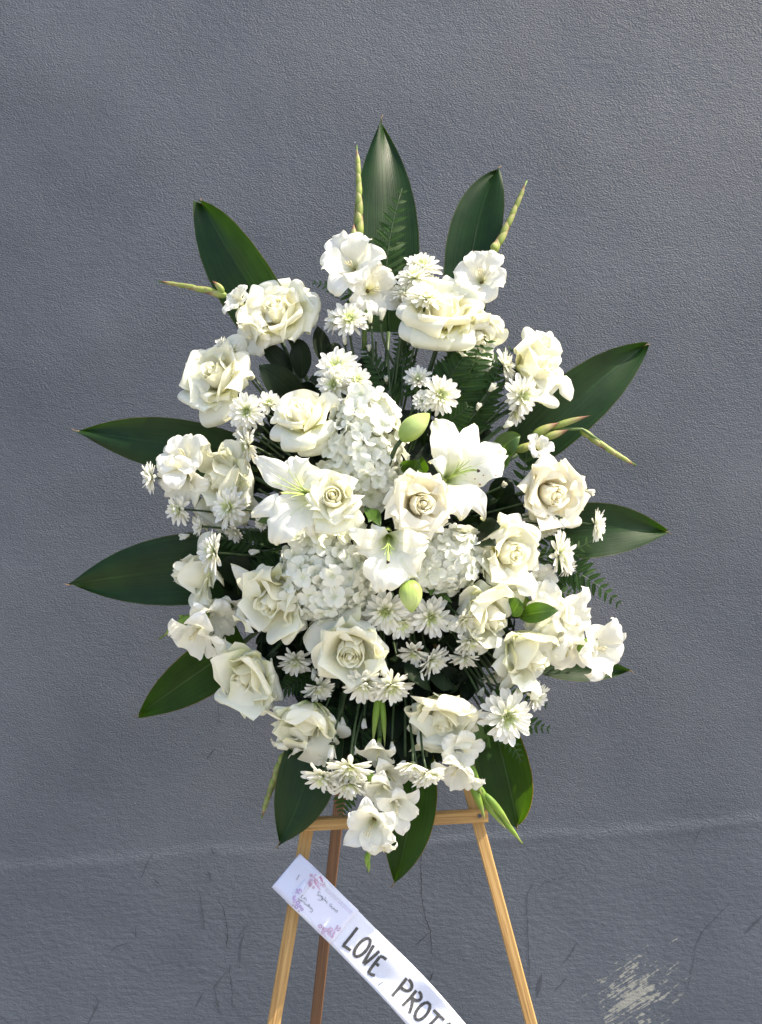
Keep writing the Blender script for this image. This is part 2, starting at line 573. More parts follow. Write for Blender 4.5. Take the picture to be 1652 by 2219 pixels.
# ------------------------------------------------------------------ wall and ground
def wall_material():
    m, nt, out = new_mat('painted_stucco')
    L = nt.links
    geo = N(nt, 'ShaderNodeNewGeometry')
    pos = geo.outputs['Position']
    sep = N(nt, 'ShaderNodeSeparateXYZ')
    L.new(pos, sep.inputs[0])
    n1 = N(nt, 'ShaderNodeTexNoise', i_Scale=2.4, i_Detail=8.0, i_Roughness=.6)
    L.new(pos, n1.inputs['Vector'])
    cr = ramp(nt, [(.28, (.056, .067, .088)), (.5, (.074, .086, .110)), (.72, (.094, .106, .131))])
    L.new(n1.outputs[0], cr.inputs[0])
    # fine stucco relief, wider than tall
    mp = N(nt, 'ShaderNodeMapping')
    mp.inputs['Scale'].default_value = (290, 290, 410)
    mp.inputs['Rotation'].default_value = (0, R(12), 0)
    L.new(pos, mp.inputs[0])
    n2 = N(nt, 'ShaderNodeTexNoise', i_Scale=1.0, i_Detail=3.0, i_Roughness=.55)
    L.new(mp.outputs[0], n2.inputs['Vector'])
    mp3 = N(nt, 'ShaderNodeMapping')
    mp3.inputs['Scale'].default_value = (70, 70, 110)
    L.new(pos, mp3.inputs[0])
    n3 = N(nt, 'ShaderNodeTexNoise', i_Scale=1.0, i_Detail=3.0)
    L.new(mp3.outputs[0], n3.inputs['Vector'])
    # the relief fades where the wall was brushed smooth lower down
    n4 = N(nt, 'ShaderNodeTexNoise', i_Scale=5.0, i_Detail=3.0)
    L.new(pos, n4.inputs['Vector'])
    zr = N(nt, 'ShaderNodeMapRange')
    zr.inputs[1].default_value = .80
    zr.inputs[2].default_value = 1.10
    zr.inputs[3].default_value = .30
    zr.inputs[4].default_value = 1.0
    L.new(sep.outputs[2], zr.inputs[0])
    am = N(nt, 'ShaderNodeMath', operation='MULTIPLY')
    nr = N(nt, 'ShaderNodeMapRange')
    nr.inputs[1].default_value = .3
    nr.inputs[2].default_value = .65
    nr.inputs[3].default_value = .6
    nr.inputs[4].default_value = 1.1
    L.new(n4.outputs[0], nr.inputs[0])
    L.new(zr.outputs[0], am.inputs[0])
    L.new(nr.outputs[0], am.inputs[1])
    h = N(nt, 'ShaderNodeMath', operation='MULTIPLY')
    L.new(n2.outputs[0], h.inputs[0])
    L.new(am.outputs[0], h.inputs[1])
    h2 = N(nt, 'ShaderNodeMath', operation='MULTIPLY_ADD')
    h2.inputs[1].default_value = .5
    L.new(n3.outputs[0], h2.inputs[0])
    L.new(h.outputs[0], h2.inputs[2])
    # brush strokes in the lower band
    mpb = N(nt, 'ShaderNodeMapping')
    mpb.inputs['Scale'].default_value = (28, 28, 190)
    mpb.inputs['Rotation'].default_value = (0, R(-5), 0)
    L.new(pos, mpb.inputs[0])
    nb_ = N(nt, 'ShaderNodeTexNoise', i_Scale=1.0, i_Detail=4.0, i_Distortion=.5)
    L.new(mpb.outputs[0], nb_.inputs['Vector'])
    inv_ = N(nt, 'ShaderNodeMath', operation='SUBTRACT')
    inv_.inputs[0].default_value = 1.0
    L.new(zr.outputs[0], inv_.inputs[1])
    sb_ = N(nt, 'ShaderNodeMath', operation='MULTIPLY')
    L.new(nb_.outputs[0], sb_.inputs[0])
    L.new(inv_.outputs[0], sb_.inputs[1])
    ad_ = N(nt, 'ShaderNodeMath', operation='MULTIPLY_ADD')
    ad_.inputs[1].default_value = .28
    L.new(sb_.outputs[0], ad_.inputs[0])
    L.new(h2.outputs[0], ad_.inputs[2])
    bp = N(nt, 'ShaderNodeBump', i_Strength=1.0, i_Distance=.0033)
    L.new(ad_.outputs[0], bp.inputs['Height'])
    # scraped paint: streaks running up to the right, inside one patch
    c0 = PW(1378, 2150)
    mpc = N(nt, 'ShaderNodeMapping', vector_type='POINT')
    mpc.inputs['Location'].default_value = (-c0[0], 0, -c0[2])
    L.new(pos, mpc.inputs[0])
    rot = N(nt, 'ShaderNodeVectorRotate', rotation_type='Y_AXIS')
    rot.inputs['Angle'].default_value = R(33)
    L.new(mpc.outputs[0], rot.inputs['Vector'])
    sc = N(nt, 'ShaderNodeMapping')
    sc.inputs['Scale'].default_value = (22, 1, 210)
    L.new(rot.outputs[0], sc.inputs[0])
    n5 = N(nt, 'ShaderNodeTexNoise', i_Scale=1.0, i_Detail=5.0, i_Roughness=.65)
    L.new(sc.outputs[0], n5.inputs['Vector'])
    n6 = N(nt, 'ShaderNodeTexNoise', i_Scale=110.0, i_Detail=3.0)
    L.new(pos, n6.inputs['Vector'])
    ell = N(nt, 'ShaderNodeMapping')
    ell.inputs['Scale'].default_value = (9.5, 0, 11.5)
    L.new(rot.outputs[0], ell.inputs[0])
    ln = N(nt, 'ShaderNodeVectorMath', operation='LENGTH')
    L.new(ell.outputs[0], ln.inputs[0])
    mix = N(nt, 'ShaderNodeMath', operation='MULTIPLY_ADD')     # noise + a bit of speckle - distance
    mix.inputs[1].default_value = .5
    L.new(n6.outputs[0], mix.inputs[0])
    L.new(n5.outputs[0], mix.inputs[2])
    sb = N(nt, 'ShaderNodeMath', operation='MULTIPLY_ADD')
    sb.inputs[1].default_value = -.30
    L.new(ln.outputs['Value'], sb.inputs[0])
    L.new(mix.outputs[0], sb.inputs[2])
    th = ramp(nt, [(.635, (0, 0, 0)), (.69, (1, 1, 1))])
    L.new(sb.outputs[0], th.inputs[0])
    cm = N(nt, 'ShaderNodeMix', data_type='RGBA')
    L.new(th.outputs[0], cm.inputs[0])
    L.new(cr.outputs[0], cm.inputs[6])
    cm.inputs[7].default_value = (.24, .245, .225, 1)
    # a few white flecks
    vo = N(nt, 'ShaderNodeTexVoronoi', i_Scale=11.0)
    L.new(pos, vo.inputs['Vector'])
    fl = ramp(nt, [(.012, (1, 1, 1)), (.02, (0, 0, 0))])
    L.new(vo.outputs['Distance'], fl.inputs[0])
    cm2 = N(nt, 'ShaderNodeMix', data_type='RGBA')
    L.new(fl.outputs[0], cm2.inputs[0])
    L.new(cm.outputs[2], cm2.inputs[6])
    cm2.inputs[7].default_value = (.30, .31, .33, 1)
    pr = N(nt, 'ShaderNodeBsdfPrincipled', i_Roughness=.62)
    pr.inputs['Specular IOR Level'].default_value = .35
    L.new(cm2.outputs[2], pr.inputs['Base Color'])
    L.new(bp.outputs[0], pr.inputs['Normal'])
    L.new(pr.outputs[0], out.inputs[0])
    return m


def ridge_z(x):
    """height of the long plaster ridge across the wall"""
    px = 826 + x / (D + WALL_Y) * D * PPM
    pts = [(-600, 1925), (0, 1885), (200, 1865), (380, 1850), (600, 1840), (900, 1828), (1150, 1808), (1400, 1800), (1652, 1775), (2300, 1740)]
    py = np.interp(px, [p[0] for p in pts], [p[1] for p in pts])
    return ZC - (py - 1109.5) / PPM / D * (D + WALL_Y)


def build_wall():
    xs = np.concatenate([np.linspace(-6, -1.4, 12)[:-1], np.linspace(-1.4, 1.4, 420), np.linspace(1.4, 6, 12)[1:]])
    zs = np.concatenate([np.linspace(0, .35, 8)[:-1], np.linspace(.35, 2.7, 360), np.linspace(2.7, 4.2, 10)[1:]])
    X, Z = np.meshgrid(xs, zs)
    Y = np.zeros_like(X)
    n1 = np.array([noise.fractal((x * 3.1, 7.3, z * 3.1), 1.0, 2.0, 3) for x, z in zip(X.ravel(), Z.ravel())]).reshape(X.shape)
    n2 = np.array([noise.fractal((x * 13, 2.3, z * 17), .9, 2.0, 3) for x, z in zip(X.ravel(), Z.ravel())]).reshape(X.shape)
    Y -= .0011 * n1 + .0002 * n2
    rz = ridge_z(X)
    dz = Z - rz + .006 * n2
    # ridge: a rounded lip, the plaster above stands a little proud of the brushed band below
    Y -= .0020 / (1 + np.exp(dz / .004)) + .0021 * np.exp(-(dz / .009) ** 2) * (0.6 + .5 * n1)
    v = np.stack([X, Y + WALL_Y, Z], -1).reshape(-1, 3)
    nx, nz = len(xs), len(zs)
    f = [(j * nx + i, j * nx + i + 1, (j + 1) * nx + i + 1, (j + 1) * nx + i) for j in range(nz - 1) for i in range(nx - 1)]
    me = mesh_from('stucco_wall', v, f, wall_material())
    o = put('stucco_wall', me)
    o['kind'] = 'structure'
    # scuffs and hairline cracks, each thin sheet of its own on the face of the wall
    ys = (Y + WALL_Y)
    dark = plain_mat('dark_scuff', (.060, .069, .086), .8, .15, 300)
    crk = plain_mat('crack_shadow', (.022, .024, .030), .9, .2, 300)

    def wy(x, z):
        i = min(max(np.searchsorted(xs, x), 1), nx - 1)
        j = min(max(np.searchsorted(zs, z), 1), nz - 1)
        return ys[j - 1:j + 1, i - 1:i + 1].min()

    def mark(name, pts, w, mat, jit=2.0):
        dense = []
        for a, b in zip(pts[:-1], pts[1:]):
            n = max(2, int(math.hypot(b[0] - a[0], b[1] - a[1]) / 5))
            for k in range(n):
                dense.append((a[0] + (b[0] - a[0]) * k / n, a[1] + (b[1] - a[1]) * k / n))
        dense.append(pts[-1])
        V, F, q = [], [], len(dense)
        for k, (x, y) in enumerate(dense):
            a = dense[max(k - 1, 0)]
            b = dense[min(k + 1, q - 1)]
            t = unit(np.array((b[0] - a[0], b[1] - a[1], 0.)))
            jx, jy = rnd.uniform(-jit, jit) * .4, rnd.uniform(-jit, jit) * .4
            e = min(k, q - 1 - k) / max(1, q * .25)
            hw = w / 2 * min(1, .15 + e) * rnd.uniform(.45, 1.2)
            for sg in (-1, 1):
                p = PW(x + jx - t[1] * hw * sg, y + jy + t[0] * hw * sg)
                p[1] = wy(p[0], p[2]) - .0006
                V.append(p)
        for k in range(q - 1):
            F.append((2 * k, 2 * k + 1, 2 * k + 3, 2 * k + 2))
        put(name, mesh_from(name, V, F, mat), o)

    A = lambda pts: [((1950 + x / 1.502) / 1.846, (3200 + y / 1.502) / 1.846) for x, y in pts]
    B = lambda pts: [(x / 1.502 / 1.846, (3200 + y / 1.502) / 1.846) for x, y in pts]
    C = lambda pts: [((1050 + x / 1.836) / 1.846, (3350 + y / 1.836) / 1.846) for x, y in pts]
    E = lambda pts: [((800 + x / 2.065) / 1.846, (2500 + y / 2.065) / 1.846) for x, y in pts]
    for pts, w in ((A([(300, 450), (240, 560), (235, 640), (245, 850), (250, 1000), (255, 1170)]), 4), (A([(500, 420), (470, 455), (400, 475), (330, 500), (290, 550)]), 2.5),
                   (A([(540, 850), (500, 920), (450, 985)]), 5), (A([(325, 1040), (315, 1090), (298, 1185)]), 15), (A([(910, 600), (960, 690)]), 2),
                   (A([(1460, 610), (1290, 790), (1250, 880), (1230, 1000), (1195, 1170)]), 3.5), (A([(1660, 685), (1540, 800)]), 9),
                   (A([(1205, 0), (1195, 35)]), 4), (A([(1320, 130), (1270, 190), (1235, 280)]), 2.5), (A([(1190, 850), (1180, 865)]), 5),
                   (A([(480, 1060), (400, 1150)]), 5),
                   (B([(1200, 540), (1215, 680), (1235, 790)]), 5), (B([(1500, 730), (1450, 800), (1425, 845)]), 3), (B([(1470, 790), (1445, 880), (1440, 1010)]), 5),
                   (B([(1370, 1020), (1290, 1120), (1310, 1230), (1330, 1310)]), 6), (B([(568, 1160), (595, 1220), (530, 1346)]), 6),
                   (B([(930, 310), (885, 380), (850, 475)]), 3), (B([(1270, 285), (1290, 335)]), 5), (B([(125, 370), (133, 405)]), 3), (B([(150, 980), (200, 1110)]), 2.5),
                   (B([(0, 1290), (60, 1346)]), 3), (B([(1225, 1150), (1180, 1240)]), 7), (B([(1250, 420), (1275, 490)]), 7)):
        mark('scuff_mark', pts, w * .55, dark)
    for pts, w in ((B([(1310, 590), (1345, 650), (1370, 780), (1365, 870), (1390, 920)]), 1.6), (B([(1385, 960), (1380, 1030), (1395, 1130), (1400, 1270)]), 1.6),
                   (B([(810, 850), (760, 860), (700, 880), (660, 915)]), 1.6), (B([(920, 465), (940, 485), (965, 505)]), 2),
                   (C([(1165, 0), (1163, 200), (1170, 450), (1200, 600), (1235, 680), (1245, 850), (1245, 940)]), 2.0), (C([(1255, 990), (1225, 1060)]), 2.6),
                   (C([(1230, 690), (1110, 800)]), 1.6), (E([(150, 640), (160, 820)]), 1.4), (E([(130, 1020), (55, 1110)]), 2.2), (B([(818, 760), (820, 840)]), 1.6)):
        mark('crack', pts, w * .75, crk, 3)
    g = plain_mat('concrete_paving', (.34, .33, .31), .9, .12, 8, bump=.3)
    me = mesh_from('pavement', [(-30, -40, 0), (30, -40, 0), (30, WALL_Y, 0), (-30, WALL_Y, 0)], [(0, 1, 2, 3)], g, smooth=False)
    put('pavement', me)['kind'] = 'structure'


build_wall()


# ------------------------------------------------------------------ easel
def wood_material(name, a, b, c):
    m, nt, out = new_mat(name)
    L = nt.links
    uv = N(nt, 'ShaderNodeUVMap')
    mp = N(nt, 'ShaderNodeMapping')
    mp.inputs['Scale'].default_value = (22, .45, 1)
    L.new(uv.outputs[0], mp.inputs[0])
    nz = N(nt, 'ShaderNodeTexNoise', i_Scale=1.0, i_Detail=4.0, i_Distortion=.6)
    L.new(mp.outputs[0], nz.inputs['Vector'])
    cr = ramp(nt, [(.30, a), (.5, b), (.72, c)])
    L.new(nz.outputs[0], cr.inputs[0])
    mp2 = N(nt, 'ShaderNodeMapping')
    mp2.inputs['Scale'].default_value = (60, 1.6, 1)
    L.new(uv.outputs[0], mp2.inputs[0])
    n2 = N(nt, 'ShaderNodeTexNoise', i_Scale=1.0, i_Detail=5.0)
    L.new(mp2.outputs[0], n2.inputs['Vector'])
    c2 = ramp(nt, [(.34, (.45, .35, .25)), (.42, (1, 1, 1))])
    L.new(n2.outputs[0], c2.inputs[0])
    mu = N(nt, 'ShaderNodeMix', data_type='RGBA', blend_type='MULTIPLY')
    mu.inputs[0].default_value = .6
    L.new(cr.outputs[0], mu.inputs[6])
    L.new(c2.outputs[0], mu.inputs[7])
    bp = N(nt, 'ShaderNodeBump', i_Strength=.5, i_Distance=.0006)
    L.new(n2.outputs[0], bp.inputs['Height'])
    pr = N(nt, 'ShaderNodeBsdfPrincipled', i_Roughness=.6)
    L.new(mu.outputs[2], pr.inputs['Base Color'])
    L.new(bp.outputs[0], pr.inputs['Normal'])
    L.new(pr.outputs[0], out.inputs[0])
    return m


M['pine'] = wood_material('pine_wood', (.26, .145, .045), (.38, .225, .075), (.46, .295, .115))
M['pine_shaded'] = wood_material('shaded_pine_wood', (.075, .032, .014), (.11, .050, .021), (.15, .072, .03))  # the same pine darkened: the rear leg's shade is put into its colour


def ext(a, b, py):
    t = (py - a[1]) / (b[1] - a[1])
    return (a[0] + (b[0] - a[0]) * t, py)


def ground_hit(a, b, d):
    """follow the line seen through a and b down to the ground"""
    lo, hi = 2219, 4200
    for _ in range(40):
        mid = (lo + hi) / 2
        if P(*ext(a, b, mid), d)[2] > 0:
            lo = mid
        else:
            hi = mid
    return P(*ext(a, b, lo), d)


ez = thing('wooden_easel', P(800, 2219, 0) * np.array((1, 1, 0)), 'folding pine easel with three legs holding up the flower spray', 'easel')
eo = np.array(ez.location)


def epart(name, geo, mat, smooth=False):
    return put(name, MB().add(*geo).mesh(name, mat, eo, smooth), ez)


La, Lb = (667, 1790), (594, 2219)
Ra, Rb = (1034, 1775), (1152, 2219)
epart('leg', bar(P(*ext(La, Lb, 960), 0), ground_hit(La, Lb, 0), S(27), .020), M['pine'])
epart('leg', bar(P(*ext(Ra, Rb, 960), 0), ground_hit(Ra, Rb, 0), S(24), .020), M['pine'])
top = P(803, 950, -.02)
k1 = P(740, 1720, 0)
kd = unit(P(685, 2219, 0) - k1)


def ray(px, py):
    return unit(np.array(((px - 826) / PPM / D, 1, -(py - 1109.5) / PPM / D)))


# rear leg: from the head of the easel back towards the foot of the wall
foot = np.array((0., WALL_Y - .06, 0.))
pa, pb = (738, 1720), (684, 2219)
for _ in range(1):
    tA = None
# intersect the vertical-ish plane seen through pa, pb with the line from the head to the wall foot
camp = np.array((0, -D, ZC))
n_ = np.cross(ray(*pa), ray(*pb))
foot[0] = (camp @ n_ - foot[1] * n_[1] - foot[2] * n_[2]) / n_[0]
top2 = top.copy()
top2[0] = (camp @ n_ - top[1] * n_[1] - top[2] * n_[2]) / n_[0]
epart('rear_leg', bar(top2, foot, S(27), .018), M['pine_shaded'])
epart('crossbar', bar(P(652, 1786, .021), P(1057, 1767, .021), S(24), .018), M['pine'])
epart('screw', tube([P(1040, 1768, .029), P(1040, 1768, .0335)], .0032, .0028, 10), plain_mat('dark_steel_screw', (.06, .06, .07), .35, .1, 60))
epart('screw', tube([P(664, 1783, .029), P(664, 1783, .0335)], .0026, .0022, 10), bpy.data.materials['dark_steel_screw'])
# ledge bolted behind the flowers
epart('upper_crossbar', bar(P(742, 1330, .021), P(905, 1330, .021), S(24), .018), M['pine'])

# ------------------------------------------------------------------ ribbon and card


def rib_d(px, py):
    s = (px + py - 2500) / 1.414
    t = (px - py + 1230) / 1.414
    base = .031 + .004 * math.exp(-((s - 60) / 90) ** 2)
    k = min(1, max(0, (s - 150) / 120))
    base += .0035 * k * math.sin(s * .045 + t * .03) + .0018 * k * math.sin(s * .021 - t * .07 + 1)
    return base + .0008 * math.sin(t * .05)


def edges_at(s):
    U = [(650, 1849.6), (684, 1880), (777, 1974), (846, 2045), (911, 2105), (1005, 2212), (1100, 2330), (1190, 2450)]
    Lo = [(589, 1922.5), (619, 1952), (716, 2045), (758, 2089), (822, 2154), (890, 2228), (985, 2350), (1080, 2475)]
    i = min(int(s), len(U) - 2)
    k = s - i
    def f(A):
        g = min(.6, s, 7 - s)
        xs_ = range(len(A))
        return tuple(sum(w_ * np.interp(s + o_ * g, xs_, [a[c_] for a in A]) for o_, w_ in ((-1, .18), (-.5, .22), (0, .2), (.5, .22), (1, .18))) for c_ in (0, 1))
    return f(U), f(Lo)


def ribbon_sheet(s0, s1, off, ns=60, nt_=14, inset=0.0, thick=.0005):
    V, uv = [], []
    for i in range(ns):
        s = s0 + (s1 - s0) * i / (ns - 1)
        u, l = edges_at(s)
        for j in range(nt_):
            t = inset + (1 - 2 * inset) * j / (nt_ - 1)
            x, y = l[0] * (1 - t) + u[0] * t, l[1] * (1 - t) + u[1] * t
            V.append(P(x, y, rib_d(x, y) + off))
            uv.append((t, s))
    F = list(grid_faces(nt_, ns))
    n = len(V)
    nb = np.array((0, thick, 0))
    V2 = [v + nb for v in V]
    F2 = [tuple(i + n for i in q)[::-1] for q in F]
    rim = []
    bl = [j for j in range(nt_)] + [i * nt_ + nt_ - 1 for i in range(1, ns)] + [(ns - 1) * nt_ + j for j in range(nt_ - 2, -1, -1)] + [i * nt_ for i in range(ns - 2, 0, -1)]
    for a, b in zip(bl, bl[1:] + bl[:1]):
        rim.append((b, a, a + n, b + n))
    return np.array(V + V2), F + F2 + rim, np.array(uv + uv)


def satin_material():
    m, nt, out = new_mat('white_satin')
    L = nt.links
    geo = N(nt, 'ShaderNodeNewGeometry')
    nz = N(nt, 'ShaderNodeTexNoise', i_Scale=900.0, i_Detail=2.0)
    L.new(geo.outputs['Position'], nz.inputs['Vector'])
    cr = ramp(nt, [(.3, (.58, .61, .74)), (.7, (.68, .70, .80))])
    L.new(nz.outputs[0], cr.inputs[0])
    bp = N(nt, 'ShaderNodeBump', i_Strength=.25, i_Distance=.0004)
    L.new(nz.outputs[0], bp.inputs['Height'])
    pr = N(nt, 'ShaderNodeBsdfPrincipled', i_Roughness=.42)
    pr.inputs['Sheen Weight'].default_value = .2
    L.new(cr.outputs[0], pr.inputs['Base Color'])
    L.new(bp.outputs[0], pr.inputs['Normal'])
    L.new(pr.outputs[0], out.inputs[0])
    return m


rb = thing('satin_ribbon', P(640, 1900, .03), 'white satin ribbon lettered in black, running down to the right across the easel', 'ribbon')
ro = np.array(rb.location)
put('band', MB().add(*ribbon_sheet(0.02, 6.98, 0)).mesh('band', satin_material(), ro), rb)
gloss = plain_mat('clear_white_film', (.52, .55, .72), .16, .02, 20, spec=.7)
put('plastic_film', MB().add(*ribbon_sheet(0, 1.05, .0012, 16, 8, 0, .0004)).mesh('plastic_film', gloss, ro), rb)

inkm, nt, out = new_mat('black_marker_ink')
g_ = N(nt, 'ShaderNodeNewGeometry')
z_ = N(nt, 'ShaderNodeTexNoise', i_Scale=1100.0, i_Detail=2.0)
nt.links.new(g_.outputs['Position'], z_.inputs['Vector'])
c_ = ramp(nt, [(.45, (.020, .020, .022)), (.72, (.16, .16, .16))])
nt.links.new(z_.outputs[0], c_.inputs[0])
p_ = N(nt, 'ShaderNodeBsdfPrincipled', i_Roughness=.6)
nt.links.new(c_.outputs[0], p_.inputs['Base Color'])
nt.links.new(p_.outputs[0], out.inputs[0])


def stroke(pts, w, off, ends=True, dfun=rib_d, tf=lambda x, y: (x, y), wob=.06):
    """a pen stroke of width w laid on the ribbon, in picture units"""
    pts = [tf(*p) for p in pts]
    dense = []
    for a, b in zip(pts[:-1], pts[1:]):
        n = max(1, int(math.hypot(b[0] - a[0], b[1] - a[1]) / 3))
        for k in range(n):
            dense.append((a[0] + (b[0] - a[0]) * k / n, a[1] + (b[1] - a[1]) * k / n))
    dense.append(pts[-1])
    q = len(dense)
    V = []
    for k, (x, y) in enumerate(dense):
        a = dense[max(k - 1, 0)]
        b = dense[min(k + 1, q - 1)]
        t = unit(np.array((b[0] - a[0], b[1] - a[1], 0.)))
        hw = w / 2 * (1 + rnd.uniform(-wob, wob))
        for sg in (-1, 1):
            X, Y = x - t[1] * hw * sg, y + t[0] * hw * sg
            V.append(P(X, Y, dfun(X, Y) + off))
    F = [(2 * k, 2 * k + 1, 2 * k + 3, 2 * k + 2) for k in range(q - 1)]
    return np.array(V), F


def T2(ox, oy, sc):
    return lambda x, y: ((ox + x / sc) / 1.846, (oy + y / sc) / 1.846)


def arc(cx, cy, rx, ry, rot, a0, a1, n=18):
    r = R(rot)
    o = []
    for i in range(n + 1):
        a = R(a0 + (a1 - a0) * i / n)
        x, y = rx * math.cos(a), ry * math.sin(a)
        o.append((cx + x * math.cos(r) - y * math.sin(r), cy + x * math.sin(r) + y * math.cos(r)))
    return o


fa = T2(1330, 3480, 4.465)      # first close look at the lettering
fb = T2(1500, 3750, 3.671)      # second
LET = [
    ('L', fa, 6.6, [[(450, 1030), (330, 1190), (205, 1340)], [(180, 1345), (250, 1385), (330, 1440)]]),
    ('O', fa, 6.6, [arc(535, 1385, 200, 88, -50, 0, 362)]),
    ('V', fa, 6.6, [[(740, 1345), (650, 1500), (570, 1640), (560, 1675)], [(840, 1450), (700, 1580), (565, 1690)]]),
    ('E', fb, 6.6, [[(75, 280), (30, 340), (-40, 430), (-100, 520)], [(75, 275), (120, 290), (170, 325)], [(5, 370), (60, 420)], [(-100, 515), (-50, 545), (0, 560)]]),
    ('P', fb, 6.8, [[(470, 600), (360, 740), (255, 860)], arc(455, 690, 105, 80, 50, -105, 100, 12)]),
    ('R', fb, 6.8, [[(610, 780), (520, 890), (405, 1005)], arc(610, 855, 80, 66, 50, -105, 105, 12), [(560, 900), (545, 1000), (510, 1115)]]),
    ('O', fb, 6.8, [arc(700, 1085, 150, 76, -52, 0, 362)]),
    ('T', fb, 6.4, [[(860, 1065), (930, 1130), (1020, 1215)], [(935, 1150), (860, 1230), (760, 1330), (700, 1400)]]),
    ('E', fb, 6.4, [[(1080, 1265), (1000, 1370), (930, 1450)], [(1080, 1260), (1140, 1300), (1180, 1340)], [(1010, 1360), (1080, 1420)]]),
]
for ch, tf, w, strokes in LET:
    mb = MB()
    for i, s_ in enumerate(strokes):
        mb.add(*stroke(s_, w, .0007 + .00012 * i, tf=tf))
    o = put('letter', mb.mesh('letter', inkm, ro, False), rb)
thin = plain_mat('fine_pen_ink', (.10, .11, .13), .6, .1, 100)
put('comma', MB().add(*stroke([(45, 708), (75, 680), (120, 660)], 1.4, .0009, tf=fb)).mesh('comma', thin, ro, False), rb)
staple_m = plain_mat('steel_staple', (.30, .30, .32), .35, .1, 100)
f4 = T2(1080, 3400, 4.465)
put('staple', MB().add(*stroke([(528, 445), (475, 540)], 1.6, .0022, tf=f4)).mesh('staple', staple_m, ro, False), rb)

cd = thing('delivery_card', P(690, 1960, .034), 'white handwritten delivery card with pink flower print over the upper end of the ribbon', 'card')
co = np.array(cd.location)
CO = [f4(798, 325), f4(1588, 1080), f4(1088, 1690), f4(278, 912)]        # corners clockwise from the top


def card_d(px, py):
    return rib_d(px, py) * .3 + .031 * .7 + .0028 + .0012 * math.sin((px + py) * .018)


V, uv = [], []
for j in range(9):
    for i in range(13):
        a, b = i / 12, j / 8
        x = (CO[0][0] * (1 - a) + CO[1][0] * a) * (1 - b) + (CO[3][0] * (1 - a) + CO[2][0] * a) * b
        y = (CO[0][1] * (1 - a) + CO[1][1] * a) * (1 - b) + (CO[3][1] * (1 - a) + CO[2][1] * a) * b
        V.append(P(x, y, card_d(x, y)))
        uv.append((a, b))
n = len(V)
F = list(grid_faces(13, 9))
V += [v + np.array((0, .0006, 0)) for v in V]
F += [tuple(i + n for i in q)[::-1] for q in F[:]]
bl = list(range(13)) + [j * 13 + 12 for j in range(1, 9)] + [8 * 13 + i for i in range(11, -1, -1)] + [j * 13 for j in range(7, 0, -1)]
F += [(b, a, a + n, b + n) for a, b in zip(bl, bl[1:] + bl[:1])]
card_m = plain_mat('white_card_stock', (.64, .66, .82), .22, .01, 20, spec=.5)
put('card_sheet', mesh_from('card_sheet', np.array(V) - co, F, card_m, uv + uv), cd)

# handwriting, stroke by stroke, as it stands on the card
pen = plain_mat('dark_green_pen_ink', (.05, .075, .085), .6, .1, 100)
HAND = [
    [(905, 760), (880, 742), (858, 752), (868, 790), (885, 810), (870, 822), (832, 800)],
    [(905, 802), (893, 835)], [(925, 815), (912, 855)], [(920, 838), (945, 835)],
    [(945, 840), (935, 880), (905, 905), (870, 890), (860, 880)], arc(940, 880, 14, 18, 20, 0, 360, 10),
    [(1000, 845), (970, 905)], [(980, 900), (1000, 895), (990, 930)], [(1005, 915), (1025, 920), (1015, 960)],
    [(1110, 975), (1090, 960), (1070, 985), (1072, 1015), (1095, 1010), (1105, 990)], [(1090, 1015), (1115, 1015), (1110, 1035), (1100, 1045), (1120, 1050)],
    [(1140, 1030), (1130, 1065)], [(1135, 1050), (1155, 1045), (1150, 1075)], [(1150, 1065), (1175, 1060), (1165, 1095)], arc(1195, 1095, 16, 18, 20, 0, 360, 10),
    [(600, 820), (575, 815), (560, 850), (580, 870), (600, 855), (600, 870)], [(625, 850), (610, 890)], [(625, 850), (645, 855)], [(618, 868), (635, 872)],
    [(655, 870), (640, 905), (660, 910)],
    [(500, 885), (515, 860), (520, 895), (540, 870), (535, 910)], arc(555, 905, 10, 10, 0, 0, 360, 8), [(570, 905), (570, 925)], [(580, 920), (585, 905), (600, 915), (595, 950)],
    [(625, 920), (615, 970), (640, 975), (635, 955)], [(650, 965), (645, 985), (665, 990), (668, 975)], [(680, 985), (672, 1005)], [(700, 965), (682, 1015)], [(715, 975), (700, 1030), (690, 1015), (705, 1005)],
    [(725, 1020), (718, 1040)], [(735, 1030), (728, 1055)], [(735, 1035), (750, 1040), (742, 1062)], [(765, 1050), (750, 1065), (768, 1072), (765, 1095), (740, 1115), (715, 1095)],
]
mb = MB()
for i, s_ in enumerate(HAND):
    mb.add(*stroke(s_, .8, .0008 + .00001 * i, tf=f4, dfun=card_d))
put('handwriting', mb.mesh('handwriting', pen, co, False), cd)
pink = plain_mat('pink_print', (.60, .38, .56), .6, .15, 120)
lilac = plain_mat('lilac_print', (.44, .32, .60), .6, .15, 120)
red = plain_mat('crimson_print', (.48, .10, .28), .6, .1, 120)


def blossom_print(mb, x, y, r, off):
    for k in range(8):
        a = 2 * math.pi * k / 8
        mb.add(*stroke([(x + r * .45 * math.cos(a), y + r * .45 * math.sin(a)), (x + r * math.cos(a), y + r * math.sin(a))], r * .42 / 8.24 * 1.2, off, tf=f4, dfun=card_d))


